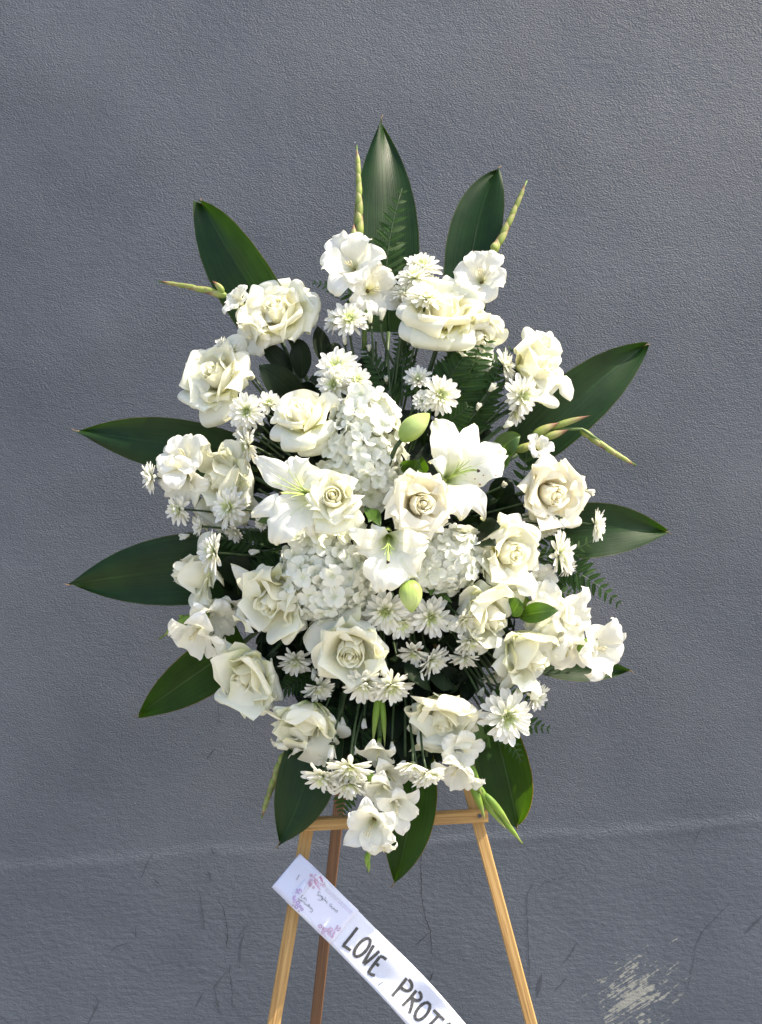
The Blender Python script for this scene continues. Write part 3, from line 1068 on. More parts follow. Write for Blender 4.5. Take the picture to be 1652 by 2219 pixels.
mb = MB()
for x, y, r in ((900, 1365, 38), (1010, 1430, 36), (1085, 1425, 44), (950, 1480, 34), (1060, 1495, 36)):
    blossom_print(mb, x, y, r, .0008)
for x, y in ((1125, 1480), (1100, 1540), (935, 1400)):
    for q in range(3):
        mb.add(*stroke(arc(x, y, 12 + q * 12, 16 + q * 12, 30, -80, 60, 6), 1.3, .0009, tf=f4, dfun=card_d))
for s_ in ([(1150, 1430), (1190, 1405)], [(1195, 1360), (1225, 1350)], [(1200, 1440), (1245, 1440)], [(1205, 1370), (1200, 1410)], [(1255, 1380), (1250, 1420)], [(880, 1440), (868, 1450)], [(990, 1530), (985, 1550)], [(1085, 1530), (1085, 1555)]):
    mb.add(*stroke(s_, 2.6, .00095, tf=f4, dfun=card_d))
put('flower_print', mb.mesh('flower_print', pink, co, False), cd)
mb = MB()
for x, y, r in ((445, 915, 36), (505, 945, 38), (475, 1020, 38), (545, 1010, 26), (575, 1060, 30)):
    blossom_print(mb, x, y, r, .0008)
for q in range(3):
    mb.add(*stroke(arc(450, 860, 14 + q * 13, 18 + q * 12, 30, 100, 260, 6), 1.5, .0009, tf=f4, dfun=card_d))
for s_ in ([(480, 700), (500, 740)], [(535, 690), (520, 730)], [(555, 700), (565, 745)], [(510, 750), (520, 790)], [(470, 750), (500, 760)], [(455, 775), (470, 770)], [(415, 980), (410, 1000)], [(520, 1075), (520, 1110)]):
    mb.add(*stroke(s_, 2.8, .00095, tf=f4, dfun=card_d))
put('flower_print', mb.mesh('flower_print', lilac, co, False), cd)
mb = MB()
mb.add(*stroke(arc(820, 560, 118, 118, 0, -100, 5, 16), 1.5, .0008, tf=f4, dfun=card_d))
mb.add(*stroke(arc(820, 560, 98, 98, 0, -100, 5, 16), 1.1, .0008, tf=f4, dfun=card_d))
for cx, cy, r in ((740, 455, 34), (735, 545, 38), (700, 590, 26), (735, 610, 26), (715, 640, 24), (780, 670, 28)):
    for k in range(5):
        a = 2 * math.pi * k / 5 + .4
        mb.add(*stroke(arc(cx + r * .6 * math.cos(a), cy + r * .6 * math.sin(a), r * .38, r * .38, 0, 0, 360, 6), .45, .0009, tf=f4, dfun=card_d))
for cx, cy, rx, ry, rot in ((955, 605, 34, 26, -40), (965, 640, 30, 26, 20), (885, 620, 24, 30, 0)):
    mb.add(*stroke(arc(cx, cy, rx, ry, rot, 0, 360, 12), .6, .0009, tf=f4, dfun=card_d))
put('logo_drawing', mb.mesh('logo_drawing', red, co, False), cd)


def printed(name, text, a, b, h, mat):
    """a line of print on the card, running from picture point a to b"""
    cu = bpy.data.curves.new(name, 'FONT')
    cu.body = text
    cu.size = 1
    tmp = bpy.data.objects.new('tmp', cu)
    col.objects.link(tmp)
    bpy.context.view_layer.update()
    me = bpy.data.meshes.new_from_object(tmp)
    bpy.data.objects.remove(tmp)
    vs = np.array([v.co[:] for v in me.vertices])
    wid = vs[:, 0].max()
    a, b = np.array(a, float), np.array(b, float)
    t = b - a
    up = np.array((t[1], -t[0])) / np.linalg.norm(t)
    out_ = []
    for x, y, _ in vs:
        p = a + t * (x / wid) + up * y * h
        q = f4(*p)
        out_.append(P(q[0], q[1], card_d(*q) + .001))
    me2 = mesh_from(name, np.array(out_) - co, [tuple(p.vertices) for p in me.polygons], mat, smooth=False)
    put(name, me2, cd)


printed('printed_line', 'Honey', (765, 490), (865, 590), 52, red)
printed('printed_line', 'Bee', (775, 545), (835, 615), 46, red)
printed('printed_line', 'Flowers', (780, 585), (890, 720), 52, red)
printed('printed_line', '1208 South Glendale Ave, Unit #4B, Glendale, CA 91205', (1000, 680), (1470, 1125), 26, lilac)
printed('printed_line', 'Phone (818) 551 9402 \u2022 www.honeybeeflower.com', (980, 715), (1450, 1155), 26, lilac)
printed('printed_line', 'Delivery', (1062, 632), (1158, 712), 16, lilac)


# ------------------------------------------------------------------ broad leaves
def broad_leaf(base, ctrl, tip, hw, label, mat='ti', pk='ti', d=(.02, .03, .0), cup=.10, fold=.06, hint=(0, -1, .2), ruf=.08, tipdark=True, asym=0, crease=.17):
    b, c, t = P(*base, d[0]), P(*ctrl, d[1]), P(*tip, d[2])
    o = thing('broad_leaf', b, label, 'leaf', 'broad dark leaves fanned out behind the flowers')
    W = S(hw)
    v, f, uv = surf([b, c, t], W, hint, pk, cup=cup, fold=fold, ruf=ruf, fq=1.3, nu=17, nv=40, asym=asym, crease=crease)
    put('blade', MB().add(v, f, uv).mesh('blade', M[mat], b), o)
    # midrib, proud of the back and showing as a pale line, and the dry tip
    C = v.reshape(40, 17, 3)[:, 8]
    n0 = unit(hint)
    put('midrib', MB().add(*tube([p - n0 * .0006 for p in C[:34]], .0014, .0004, 5)).mesh('midrib', M['leafl'] if mat == 'ti_warm' else M['ti'], b), o)
    tp = C[-1]
    dirn = unit(C[-1] - C[-4])
    side = unit(np.cross(dirn, n0))
    put('dry_tip', MB().add(*tube([tp - dirn * .004, tp + dirn * .004, tp + dirn * .009 + side * .003], .0011, .0003, 5)).mesh('dry_tip', M['brown'], b), o)
    hb = hub_point(*base, .55, .02)
    put('leaf_stalk', MB().add(*tube(bez([b, (b + hb) / 2, hb], 5), .0035, .003, 6)).mesh('leaf_stalk', M['stem'], b), o)


broad_leaf((842, 720), (838, 470), (827, 262), 76, 'tallest broad dark leaf, upright at the very top of the spray', d=(.0, .025, -.01))
broad_leaf((1010, 680), (1020, 470), (1079, 366), 64, 'broad upright leaf with a pale sheen, just left of the upper right bud spike', pk='tib', d=(.01, .03, .0), ruf=.08, hint=(-.2, -1, .45), asym=.0)
broad_leaf((610, 740), (500, 560), (428, 436), 78, 'broad olive green leaf pointing up and left behind the topmost left rose', pk='tib', d=(.0, .035, .0), hint=(-.3, -1, -.35), fold=.0)
broad_leaf((1120, 985), (1260, 850), (1404, 746), 68, 'broad dark leaf with a yellow edged tip, pointing up and right beside the wall', pk='tib', d=(.0, .03, .0), hint=(0, -1, -.1))
broad_leaf((1190, 1160), (1300, 1140), (1447, 1152), 64, 'broad dark leaf pointing straight right behind the small side-on chrysanthemum', d=(.0, .03, .0), hint=(0, -1, .1))
broad_leaf((1120, 1395), (1240, 1450), (1365, 1453), 42, 'narrow leaf tip showing below the lower right gladiolus blossoms', d=(.0, .02, .0))
broad_leaf((560, 1000), (350, 955), (167, 934), 60, 'broad dark leaf pointing left above the left gladiolus blossom', d=(.0, .03, .0), hint=(0, -1, -.1))
broad_leaf((540, 1225), (330, 1235), (155, 1267), 78, 'broad dark leaf pointing straight left behind the bud-shaped rose', d=(.0, .03, .0), hint=(0, -1, .15))
broad_leaf((530, 1390), (410, 1470), (300, 1552), 58, 'broad green leaf pointing down and left under the lower left gladiolus', mat='ti_warm', d=(.0, .03, .0), hint=(.2, -1, -.1))
broad_leaf((700, 1540), (665, 1725), (605, 1828), 62, 'broad dark leaf hanging over the left end of the easel crossbar', d=(.03, .065, .045), hint=(.15, -1, .1))
broad_leaf((900, 1620), (895, 1800), (853, 1915), 55, 'broad glossy leaf hanging lowest, over the middle of the easel crossbar', mat='ti_warm', d=(.03, .075, .05), hint=(-.25, -1, .1))
broad_leaf((1060, 1540), (1105, 1690), (1121, 1790), 58, 'broad bright green leaf lit through by the sun, right of the easel top', mat='ti_warm', pk='tib', d=(.0, .03, -.01), hint=(-.10, -1, -.45), fold=.34, cup=.05)


# ------------------------------------------------------------------ foam, ferns and leafy sprigs that fill the middle
def foam():
    c = P(805, 1190, .005)
    o = thing('floral_foam_cage', c, 'dark floral foam block hidden behind the stems in the middle of the spray', 'floral foam')
    V, uvv = [], []
    n, k = 12, 24
    for i in range(n):
        a = math.pi * i / (n - 1) - math.pi / 2
        for j in range(k):
            b = 2 * math.pi * j / k
            sx = math.copysign(abs(math.cos(b)) ** .6, math.cos(b)) * math.cos(a) ** .6 if abs(math.cos(a)) > 1e-6 else 0
            sz = math.copysign(abs(math.sin(b)) ** .6, math.sin(b)) * math.cos(a) ** .6 if abs(math.cos(a)) > 1e-6 else 0
            V.append((sx * .135, math.sin(a) * .035, sz * .21))
            uvv.append((j / k, i / n))
    put('foam_block', mesh_from('foam_block', V, grid_faces(k, n, True), M['foam'], uvv), o)


foam()


def pinna_mesh(seed):
    r = random.Random(seed)
    mb = MB()
    n = 11
    for i in range(n):
        x = .06 + .92 * i / n
        ln_ = .24 * math.sin(math.pi * min(1, (x + .12))) ** .7 * (1 - .55 * x) + .03
        for sg in (-1, 1):
            a = np.array((x, 0, 0))
            d = unit(np.array((.55, sg * .85, 0)))
            tip = a + d * ln_ + np.array((0, 0, r.uniform(-.02, .03)))
            q = np.array((.055, 0, 0))
            mid = a + d * ln_ * .55
            mb.add([a - q * .6, a + q * .9, mid + q * 1.0 + np.array((0, 0, .012)), tip, mid - q * .8 + np.array((0, 0, .012))], [(0, 1, 2, 4), (4, 2, 3)],
                   np.array([(.5, .1), (.5, .2), (.4, .5), (.6, 1), (.7, .5)]))
    mb.add([(0, -.012, .003), (0, .012, .003), (1, .002, .003), (1, -.002, .003)], [(0, 3, 2, 1)], np.array([(.5, 0)] * 4))
    v = np.concatenate(mb.v)
    v[:, 2] -= .10 * v[:, 0] ** 2
    return mesh_from('pinna', v, mb.f, M['fern'], np.concatenate(mb.uv), False)


PIN = [pinna_mesh(s) for s in range(3)]


def fern(base, ctrl, tip, wid, label, d=(.03, .05, .05), npairs=11, hint=(0, -1, .2), group='leatherleaf fern fronds', roll=0.0):
    B = [P(*base, d[0]), P(*ctrl, d[1]), P(*tip, d[2])]
    o = thing('fern_frond', B[0], label, 'fern', group)
    put('rachis', MB().add(*tube(bez(B, 10), .0011, .0004, 5)).mesh('rachis', M['stem'], B[0]), o)
    W = S(wid)
    for i in range(npairs):
        t = .12 + .84 * i / (npairs - 1)
        p = (1 - t) ** 2 * B[0] + 2 * t * (1 - t) * B[1] + t * t * B[2]
        T = unit(2 * (1 - t) * (B[1] - B[0]) + 2 * t * (B[2] - B[1]))
        Nn = unit(np.asarray(hint, float) - T * (T @ np.asarray(hint, float)))
        Sd = np.cross(T, Nn)
        ln_ = W * (1 - .80 * t) * (.75 + .25 * min(1, t * 4)) * rv(.9, 1.1)
        for sg in (-1, 1):
            X = unit(T * .62 + Sd * sg * .85 + Nn * rv(-.25, .2))
            Z = unit(Nn - X * (X @ Nn))
            Y = np.cross(Z, X)
            m = Matrix(((X[0] * ln_, Y[0] * ln_, Z[0] * ln_, p[0] - B[0][0]), (X[1] * ln_, Y[1] * ln_, Z[1] * ln_, p[1] - B[0][1]),
                        (X[2] * ln_, Y[2] * ln_, Z[2] * ln_, p[2] - B[0][2]), (0, 0, 0, 1)))
            put('pinna', PIN[rnd.randrange(3)], o, m)
    put('pinna', PIN[0], o, Matrix.Translation(Vector(p - B[0])) @ Matrix(((T[0], 0, Nn[0], 0), (T[1], 0, Nn[1], 0), (T[2], 0, Nn[2], 0), (0, 0, 0, 1))).to_3x3().normalized().to_4x4() @ Matrix.Scale(W * .18, 4) if False else Matrix.Translation(Vector(p - B[0])) @ Matrix.Scale(W * .15, 4))


fern((838, 640), (830, 540), (872, 408), 78, 'bright fern frond rising against the tallest broad leaf', d=(.05, .07, .06))
fern((800, 660), (740, 625), (678, 612), 42, 'dark fern frond pointing left under the top gladiolus', d=(.03, .03, .02), npairs=9)
fern((880, 720), (905, 640), (900, 560), 50, 'fern frond half hidden among the top chrysanthemums', d=(.04, .05, .04), npairs=9)
fern((960, 900), (1010, 820), (1060, 735), 90, 'fern frond spreading below the large upper right rose', d=(.06, .09, .08))
fern((930, 900), (970, 830), (985, 760), 80, 'fern frond pointing up beside the pair of small chrysanthemums', d=(.06, .08, .08))
fern((1000, 940), (1060, 870), (1085, 790), 70, 'fern frond next to the side-on chrysanthemum at upper right', d=(.05, .08, .08))
fern((940, 930), (1000, 900), (1015, 880), 60, 'short fern frond above the right lily', d=(.08, .1, .1), npairs=8)
fern((1010, 960), (1000, 900), (1030, 860), 70, 'fern frond curling behind the round chrysanthemum buds', d=(.05, .07, .06))
fern((1000, 860), (1050, 800), (1110, 755), 64, 'fern frond reaching up right behind the side-on upper chrysanthemum', d=(.05, .07, .06))
fern((960, 860), (975, 800), (1030, 745), 72, 'lacy fern frond closest under the largest creamy rose', d=(.07, .09, .09))
fern((950, 900), (1030, 850), (1075, 860), 60, 'fern frond lying level behind the round closed bud', d=(.06, .08, .07), npairs=9)
fern((860, 900), (820, 800), (790, 755), 60, 'fern frond in the gap above the hydrangeas', d=(.05, .07, .06))
fern((870, 880), (890, 790), (860, 720), 60, 'fern frond between the upper chrysanthemum stems', d=(.05, .06, .05))
fern((1130, 1080), (1140, 990), (1150, 930), 40, 'small fern frond drooping behind the right hand roses', d=(.03, .05, .04), npairs=8)
fern((1130, 1170), (1200, 1160), (1250, 1100), 50, 'fern frond lying over the right pointing leaf', d=(.04, .05, .04), npairs=9)
fern((1150, 1210), (1230, 1210), (1310, 1155), 44, 'dark fern frond spread across the right pointing leaf', d=(.03, .04, .03), npairs=9)
fern((1190, 1220), (1270, 1235), (1343, 1312), 62, 'sunlit fern frond arching out to the right against the wall', d=(.05, .07, .04))
fern((1170, 1250), (1200, 1290), (1260, 1290), 46, 'fern frond below the sunlit arching one', d=(.04, .05, .03), npairs=8)
fern((1060, 1480), (1130, 1515), (1185, 1530), 40, 'small fern frond poking out right of the lower chrysanthemums', d=(.05, .06, .05), npairs=8)
fern((1060, 1520), (1130, 1570), (1190, 1580), 50, 'fern frond pointing right under the large lower right chrysanthemum', d=(.05, .06, .05), npairs=9)
fern((1040, 1540), (1110, 1600), (1130, 1650), 46, 'fern frond hanging over the sunlit broad leaf', d=(.05, .06, .05), npairs=9)
fern((540, 1140), (480, 1090), (430, 1080), 60, 'shaded fern frond at the left edge behind the facing chrysanthemums', d=(.04, .05, .03), npairs=9)
fern((620, 1200), (560, 1170), (470, 1170), 70, 'shaded fern frond deep behind the left roses', d=(.04, .06, .05))
fern((640, 1230), (580, 1230), (500, 1250), 70, 'shaded fern frond above the lower left rose', d=(.05, .07, .06))
fern((600, 1300), (520, 1330), (470, 1300), 60, 'shaded fern frond by the lower left gladiolus', d=(.03, .04, .03))
fern((760, 1500), (740, 1560), (700, 1600), 60, 'shaded fern frond among the hanging stems', d=(.04, .06, .06))
fern((800, 1500), (790, 1580), (770, 1650), 60, 'long shaded fern frond hanging between the thin stems', d=(.03, .05, .05))
fern((850, 1500), (890, 1580), (910, 1640), 60, 'shaded fern frond hanging right of the thick gladiolus stem', d=(.03, .05, .05))
fern((700, 1440), (650, 1480), (600, 1500), 60, 'shaded fern frond left of the downward facing chrysanthemum', d=(.03, .05, .05))
fern((760, 1700), (745, 1740), (740, 1765), 40, 'small dark fern tip below the bottom left chrysanthemums', d=(.05, .06, .06), npairs=6)


def sprig(base, tips, wid, label, d=.06, mat='leafg', group=None, hint=None):
    b = P(*base, d - .03)
    o = thing('leafy_sprig', b, label, 'leaves', group)
    for (x, y, *r) in tips:
        dd = d + (r[0] if r else rv(-.015, .02))
        t = P(x, y, dd)
        w = S(wid) * rv(.85, 1.15)
        s0 = b + (t - b) * .25 + np.array((0, rv(-.01, .01), 0))
        c = (s0 + t) / 2 + np.array((rv(-.01, .01), -rv(.0, .02), rv(0, .015)))
        h = np.array((rv(-.5, .5), -1, rv(-.1, .7))) if hint is None else hint
        put('leaf', MB().add(*surf([s0, c, t], w, h, 'leaf', cup=.1, fold=rv(.05, .3), ruf=.06, fq=1.5, nu=9, nv=14, tipcurl=-.2)).mesh('leaf', M[mat], b), o)
        put('stem', MB().add(*tube([b, s0], .0016, .0011, 5)).mesh('stem', M['stem'], b), o)


sprig((690, 900), [(560, 790, .03), (575, 900, .0)], 36, 'rounded dull green rose leaves between the two upper left roses', .05)
sprig((660, 850), [(560, 745, .0), (640, 735, 0)], 24, 'dark rose leaves in the shade under the top left rose', .04)
sprig((720, 830), [(690, 705), (725, 740)], 20, 'dark leaves behind the stem of the top left rose', .03)
sprig((600, 960), [(560, 940), (540, 1010), (620, 870)], 36, 'shaded leaves left of the half-open rose', .05)
sprig((1060, 1010), [(1130, 945), (1085, 975)], 28, 'glossy sunlit leaf behind a chrysanthemum bud on the right', .07, mat='leafl')
sprig((1000, 1170), [(1075, 1180, .04), (1080, 1140, .06)], 26, 'pair of mid green leaves right of the lower hydrangea', .12)
sprig((1060, 1130), [(1130, 1080), (1110, 1040)], 34, 'dull leaves behind the thick rose stem on the right', .04)
sprig((520, 1290), [(475, 1235), (500, 1200), (530, 1260)], 30, 'dark leaf beside the bud-shaped left rose', .07)
sprig((1100, 1340), [(1210, 1322, .03), (1130, 1300)], 20, 'pale green leaf lying across the lower right gladiolus', .12, mat='leafl')
sprig((1080, 1300), [(1125, 1340), (1090, 1290)], 26, 'small green leaf above the lower right rose bud', .09)
sprig((960, 1440), [(890, 1480, .05), (960, 1500, .03)], 40, 'broad dull green rose leaf below the brown flecked chrysanthemums', .08)
sprig((1000, 1450), [(1010, 1520), (970, 1490)], 24, 'pointed leaf above the bottom right rose', .07)
sprig((660, 1380), [(600, 1440), (640, 1400), (580, 1400)], 34, 'dark leaves under the rose facing down left', .04)
sprig((660, 1370), [(655, 1420), (700, 1440)], 24, 'leaf hanging right of the lower left rose', .06)
sprig((880, 1050), [(915, 995, .03), (905, 1000, .04)], 28, 'green cupped leaf under the upper lily bud', .12, mat='leafl')
sprig((690, 1100), [(640, 1150, .02), (560, 1130, .02)], 22, 'yellow green leaf behind the left lily', .10, mat='leafl')
sprig((900, 1250), [(980, 1305, .01), (935, 1290, .02)], 12, 'curling bright green leaf right of the lower lily bud', .12, mat='leafl')
sprig((790, 1090), [(825, 1140, .02), (800, 1130, .03)], 14, 'small bright leaf between the two middle roses', .15, mat='leafl')
sprig((960, 1440), [(890, 1390), (1000, 1370)], 30, 'dark leaves behind the fallen chrysanthemums', .05)
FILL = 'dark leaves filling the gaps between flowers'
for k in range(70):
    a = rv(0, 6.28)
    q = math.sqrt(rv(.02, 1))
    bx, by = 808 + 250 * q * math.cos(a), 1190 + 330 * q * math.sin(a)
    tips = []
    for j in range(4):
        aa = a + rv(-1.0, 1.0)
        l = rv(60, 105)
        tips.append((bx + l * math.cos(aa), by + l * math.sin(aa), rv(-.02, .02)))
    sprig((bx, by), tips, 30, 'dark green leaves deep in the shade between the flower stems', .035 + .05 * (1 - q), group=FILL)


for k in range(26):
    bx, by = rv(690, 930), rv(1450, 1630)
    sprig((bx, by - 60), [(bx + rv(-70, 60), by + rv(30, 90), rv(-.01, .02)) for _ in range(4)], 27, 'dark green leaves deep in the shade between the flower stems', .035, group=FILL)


# ------------------------------------------------------------------ roses
def rose(x, y, size, ax, label, tips=(), d=None, bud=.42, core_h=1.15, mat='rose', auto=5, droop=-.1, sep=False, seed=0, stem=True, split=.9, ncore=9, outw=.42):
    """x, y: middle of the bloom; ax: where it looks; tips: outer petals laid where they reach to"""
    global rnd
    keep = rnd
    rnd = random.Random(1000 + seed + int(x) * 7 + int(y))
    d = dome(x, y) if d is None else d
    A = face(*ax)
    C = P(x, y, d)
    Rr = S(size) / 2
    H = Rr * core_h
    base = C - A * H * .55
    a1 = unit(np.cross(A, (.2, .3, .93)))
    a2 = np.cross(A, a1)
    o = thing('white_rose', base, label, 'rose', 'white roses')
    mi = M[mat]
    # the coiled heart and the petals wrapped round it
    nc = max(6, ncore - 2)
    nsh = 4
    for i in range(nc + nsh):
        sh = i >= nc
        t = i / (nc - 1) if not sh else (i - nc) / (nsh - 1)
        f0 = i * 2.399 + rv(-.3, .3)
        rb_ = Rr * .12
        if not sh:
            span = 1.7 - .5 * t
            rm = Rr * (.10 + (bud * .70 - .10) * t ** .85)
            rt = Rr * (.05 + (bud * .55 - .05) * t ** 1.1) * split
            h = H * (1.0 - .10 * (1 - t) - .06 * t * t)
            lipa = (.04 + .06 * t) * Rr
        else:
            span = rv(.80, 1.15)
            rm = Rr * bud * (.76 + .60 * t)
            rt = Rr * bud * (.66 + .90 * t) * split
            h = H * (.98 - .10 * t) * rv(.92, 1.04)
            lipa = Rr * rv(.16, .42)
        nu, nv = 17, 15
        U = np.linspace(-1, 1, nu)[None, :]
        Vv = (1 - (1 - np.linspace(0, 1, nv)) ** 1.3)[:, None]
        r = rb_ + (rm - rb_) * np.sin(np.clip(Vv / .6, 0, 1) * math.pi / 2) + (rt - rm) * np.clip((Vv - .5) / .5, 0, 1) ** 1.6
        edge = np.clip((Vv - .74) / .26, 0, 1) ** 1.5 if sh else np.clip((Vv - .84) / .16, 0, 1) ** 1.6
        lip = lipa * edge * (.7 + .5 * np.sin(U * 2.6 + i * 1.9) if sh else 1)
        side = (.16 * Rr * np.abs(U) ** 4 * Vv ** 2) if sh else 0
        r = r + lip + side + .08 * Rr * (U * .5 + .5) * (1 - t * .5) * Vv
        rim = 1 - (.08 + (.22 if sh else .10 * t)) * np.abs(U) ** 2.2 + .03 * np.cos(U * 5 + i)
        z = h * Vv * rim - lip * .75
        r = r + .012 * Rr * np.sin(U * 5 + i * 2) * Vv ** 3
        fi = f0 + U * span * (1 - .12 * Vv)
        pts = base + a1 * (r * np.cos(fi))[..., None] + a2 * (r * np.sin(fi))[..., None] + A * z[..., None]
        uv = np.stack([np.broadcast_to((U + 1) / 2, r.shape), np.broadcast_to(.25 + .75 * Vv, r.shape)], -1).reshape(-1, 2)
        put('petal', MB().add(pts.reshape(-1, 3), grid_faces(nu, nv), uv).mesh('petal', mi, base), o)
    put('heart', MB().add(*spindle(base + A * H * .3, base + A * H * .96, Rr * .10, 9, 8, ridge=.15, nr=2, peak=.6, sharp=.6)).mesh('heart', mi, base), o)
    # loose petals opening all round
    n = auto
    for i in range(n):
        f0 = i * 2 * math.pi / max(1, n) + rv(-.5, .5) + seed
        rad = a1 * math.cos(f0) + a2 * math.sin(f0)
        L_ = Rr * rv(.78, 1.12)
        b = base + rad * Rr * .08
        c1 = base + rad * L_ * .62 + A * H * .35
        c2 = base + rad * L_ * .78 + A * H * .95
        t = base + rad * L_ * 1.0 + A * H * (.52 + droop + rv(-.25, .25))
        g = surf([b, c1, c2, t], Rr * rv(.55, .80), A - rad * .55, 'rosew', cup=.34, curl=rv(.1, .55), ruf=rv(.04, .09), fq=rv(1.0, 2.4), crease=rv(0, .10), nu=15, nv=17, tipcurl=-rv(.1, .5))
        put('petal', MB().add(*g).mesh('petal', mi, base), o)
    # outer petals, thrown back, where the photograph has them
    for tp in tips:
        dx, dy = tp[0], tp[1]
        w = tp[2] if len(tp) > 2 else outw * size
        dz = tp[3] if len(tp) > 3 else 0.0
        t = P(x + dx, y + dy, d + dz)
        rad = t - base
        rad = unit(rad - A * (rad @ A))
        ln_ = np.linalg.norm(t - base)
        b = base + rad * Rr * .08
        c1 = b + rad * ln_ * .42 + A * H * .28
        c2 = b + (t - b) * .80 + A * H * .42
        g = surf([b, c1, c2, t], S(w) * .64, A * .9 - rad * .45 + np.array((0, -.25, 0)), 'rosew', cup=rv(.05, .25), curl=rv(.1, .6), ruf=rv(.05, .11), fq=rv(1.0, 2.6), crease=rv(0, .10), nu=15, nv=17,
                 tipcurl=-rv(.2, .6))
        put('petal', MB().add(*g).mesh('petal', M['rose_outer'] if mat == 'rose' else mi, base), o)
    # swelling under the bloom, sepals and stem
    put('calyx', MB().add(*spindle(base - A * Rr * .30, base + A * Rr * .14, Rr * .13, 8, 7)).mesh('calyx', M['leafg'], base), o)
    for i in range(5):
        f0 = i * 1.2566 + seed
        rad = a1 * math.cos(f0) + a2 * math.sin(f0)
        g = surf([base - A * Rr * .12 + rad * Rr * .08, base + rad * Rr * (.45 if sep else .38) - A * Rr * .10, base + rad * Rr * (.62 if sep else .55) - A * Rr * (.05 if sep else .42)], Rr * .09, -A, 'leaf', cup=.1, nu=5, nv=8)
        put('sepal', MB().add(*g).mesh('sepal', M['leafg'], base), o)
    if stem:
        hb = hub_point(x, y, .45, .03)
        s0 = base - A * Rr * .25
        mid = (s0 + hb) / 2 - A * Rr * .4
        put('stem', MB().add(*tube(bez([s0, mid, hb], 9), .0034, .0038, 7)).mesh('stem', M['stem'], base), o)
    rnd = keep
    return o


rose(600, 672, 150, (-.25, -.55, .75), 'large creamy rose at the top left, in front of the olive leaf', [(70, -40, 80), (98, 8, 85), (78, 42, 80), (30, 72, 95), (-30, 55, 90), (-62, 40, 75), (-70, -20, 70, -.01), (-20, -62, 80, -.02), (30, -60, 80, -.02)], seed=1, bud=.46)
rose(960, 668, 160, (.05, -.75, .6), 'largest creamy rose near the top, just under the crowded chrysanthemums', [(-58, 45, 110, .01), (-50, 85, 100, .01), (0, 98, 110, .01), (60, 60, 95), (75, 20, 90), (-40, -10, 80), (50, -50, 80, -.02), (0, -60, 80, -.02)], seed=2, bud=.48, d=.10)
rose(1035, 735, 120, (.6, .5, .6), 'sunlit rose facing right, tucked behind the largest creamy rose', [(30, -60, 80), (40, -25, 70), (0, 40, 80), (-50, 40, 70)], seed=3, d=.075, bud=.5)
rose(468, 812, 150, (-.45, -.45, .75), 'open white rose in the shade, hanging at the left below the top left rose', [(75, -35, 95, -.01), (72, 10, 90, -.01), (-62, 15, 85), (-60, 75, 75), (-10, 70, 80), (20, 112, 80, -.01), (45, 60, 80), (-20, -55, 85, -.01), (-68, -15, 70)], seed=4, bud=.5)
rose(655, 893, 100, (-.25, -.72, .62), 'half-open white rose with a tight heart, left of the upper hydrangea', [(-42, 72, 62), (-8, 90, 62, .01), (42, 74, 76, .01), (66, 5, 62), (32, 98, 58, -.01), (-42, 30, 52)], seed=5, bud=.66, core_h=1.6, auto=2, d=.15)
rose(722, 1076, 92, (-.05, -.3, 1), 'small creamy rose looking straight out of the middle, right of the left lily', [(-38, 32, 58), (0, 55, 64), (40, 46, 58), (48, 0, 50), (5, 90, 62, -.01), (52, 80, 46, -.02), (-38, -18, 54), (15, -55, 62, -.01)], seed=6, bud=.66, auto=3, d=.20)
rose(912, 1092, 124, (.35, .0, 1), 'largest open creamy rose in the middle, between the right lily and the lower lily', [(-64, -46, 74), (-70, 0, 78), (-54, 52, 74), (0, 64, 74), (52, 40, 70), (60, -10, 62), (20, -62, 74), (-28, -64, 70)], seed=7, bud=.5, auto=6, d=.20, mat='rose_blush', ncore=12)
rose(1197, 1070, 124, (.55, .2, .85), 'open blush white rose on the right, under the frilly gladiolus bud', [(-52, -60, 85), (0, -72, 85), (55, -50, 75), (-58, 0, 90), (-35, 60, 85), (20, 78, 80), (65, 40, 65), (72, 0, 60)], seed=8, bud=.55, mat='rose_blush', ncore=11, d=.09)
rose(1170, 795, 128, (.75, -.1, .6), 'white rose at upper right with petals standing up, facing away to the right', [(-45, -62, 60), (10, -78, 50), (15, -40, 55), (30, 45, 90, -.01), (10, 90, 70), (-15, 40, 80, .01), (-30, 0, 70)], seed=9, bud=.6, core_h=1.5, auto=1, d=.07)
rose(1108, 1198, 118, (.6, .1, .8), 'creamy rose facing right, beside the right hydrangea', [(-40, -70, 95, -.01), (20, -75, 90, -.01), (-68, 10, 90), (-50, 60, 90), (0, 75, 85), (40, -50, 70), (-70, -30, 60)], seed=10, bud=.62, ncore=11, d=.13)
rose(480, 1035, 120, (-.85, .1, .5), 'white rose facing left behind the left gladiolus blossom, its heart in shade', [(-10, -48, 85), (50, -35, 95), (75, 10, 80), (10, 45, 80), (60, 30, 80, -.01), (-40, 38, 50)], seed=11, bud=.60, core_h=1.5, auto=1, d=.08)
rose(490, 1098, 100, (-.3, .6, .5), 'shaded white rose seen from behind, below the side-facing chrysanthemum on the left', [(50, -35, 70), (30, 0, 60), (-30, 35, 80), (20, 48, 80), (-35, 0, 60)], seed=12, bud=.5, auto=2, d=.05)
rose(412, 1243, 105, (-.97, .05, .3), 'bud-shaped white rose pointing left across the broad leaf', [(60, -60, 60), (70, -15, 70), (50, 35, 60), (25, 60, 45), (55, 80, 45, -.01)], seed=13, bud=.50, core_h=1.9, auto=0, d=.07, split=.62)
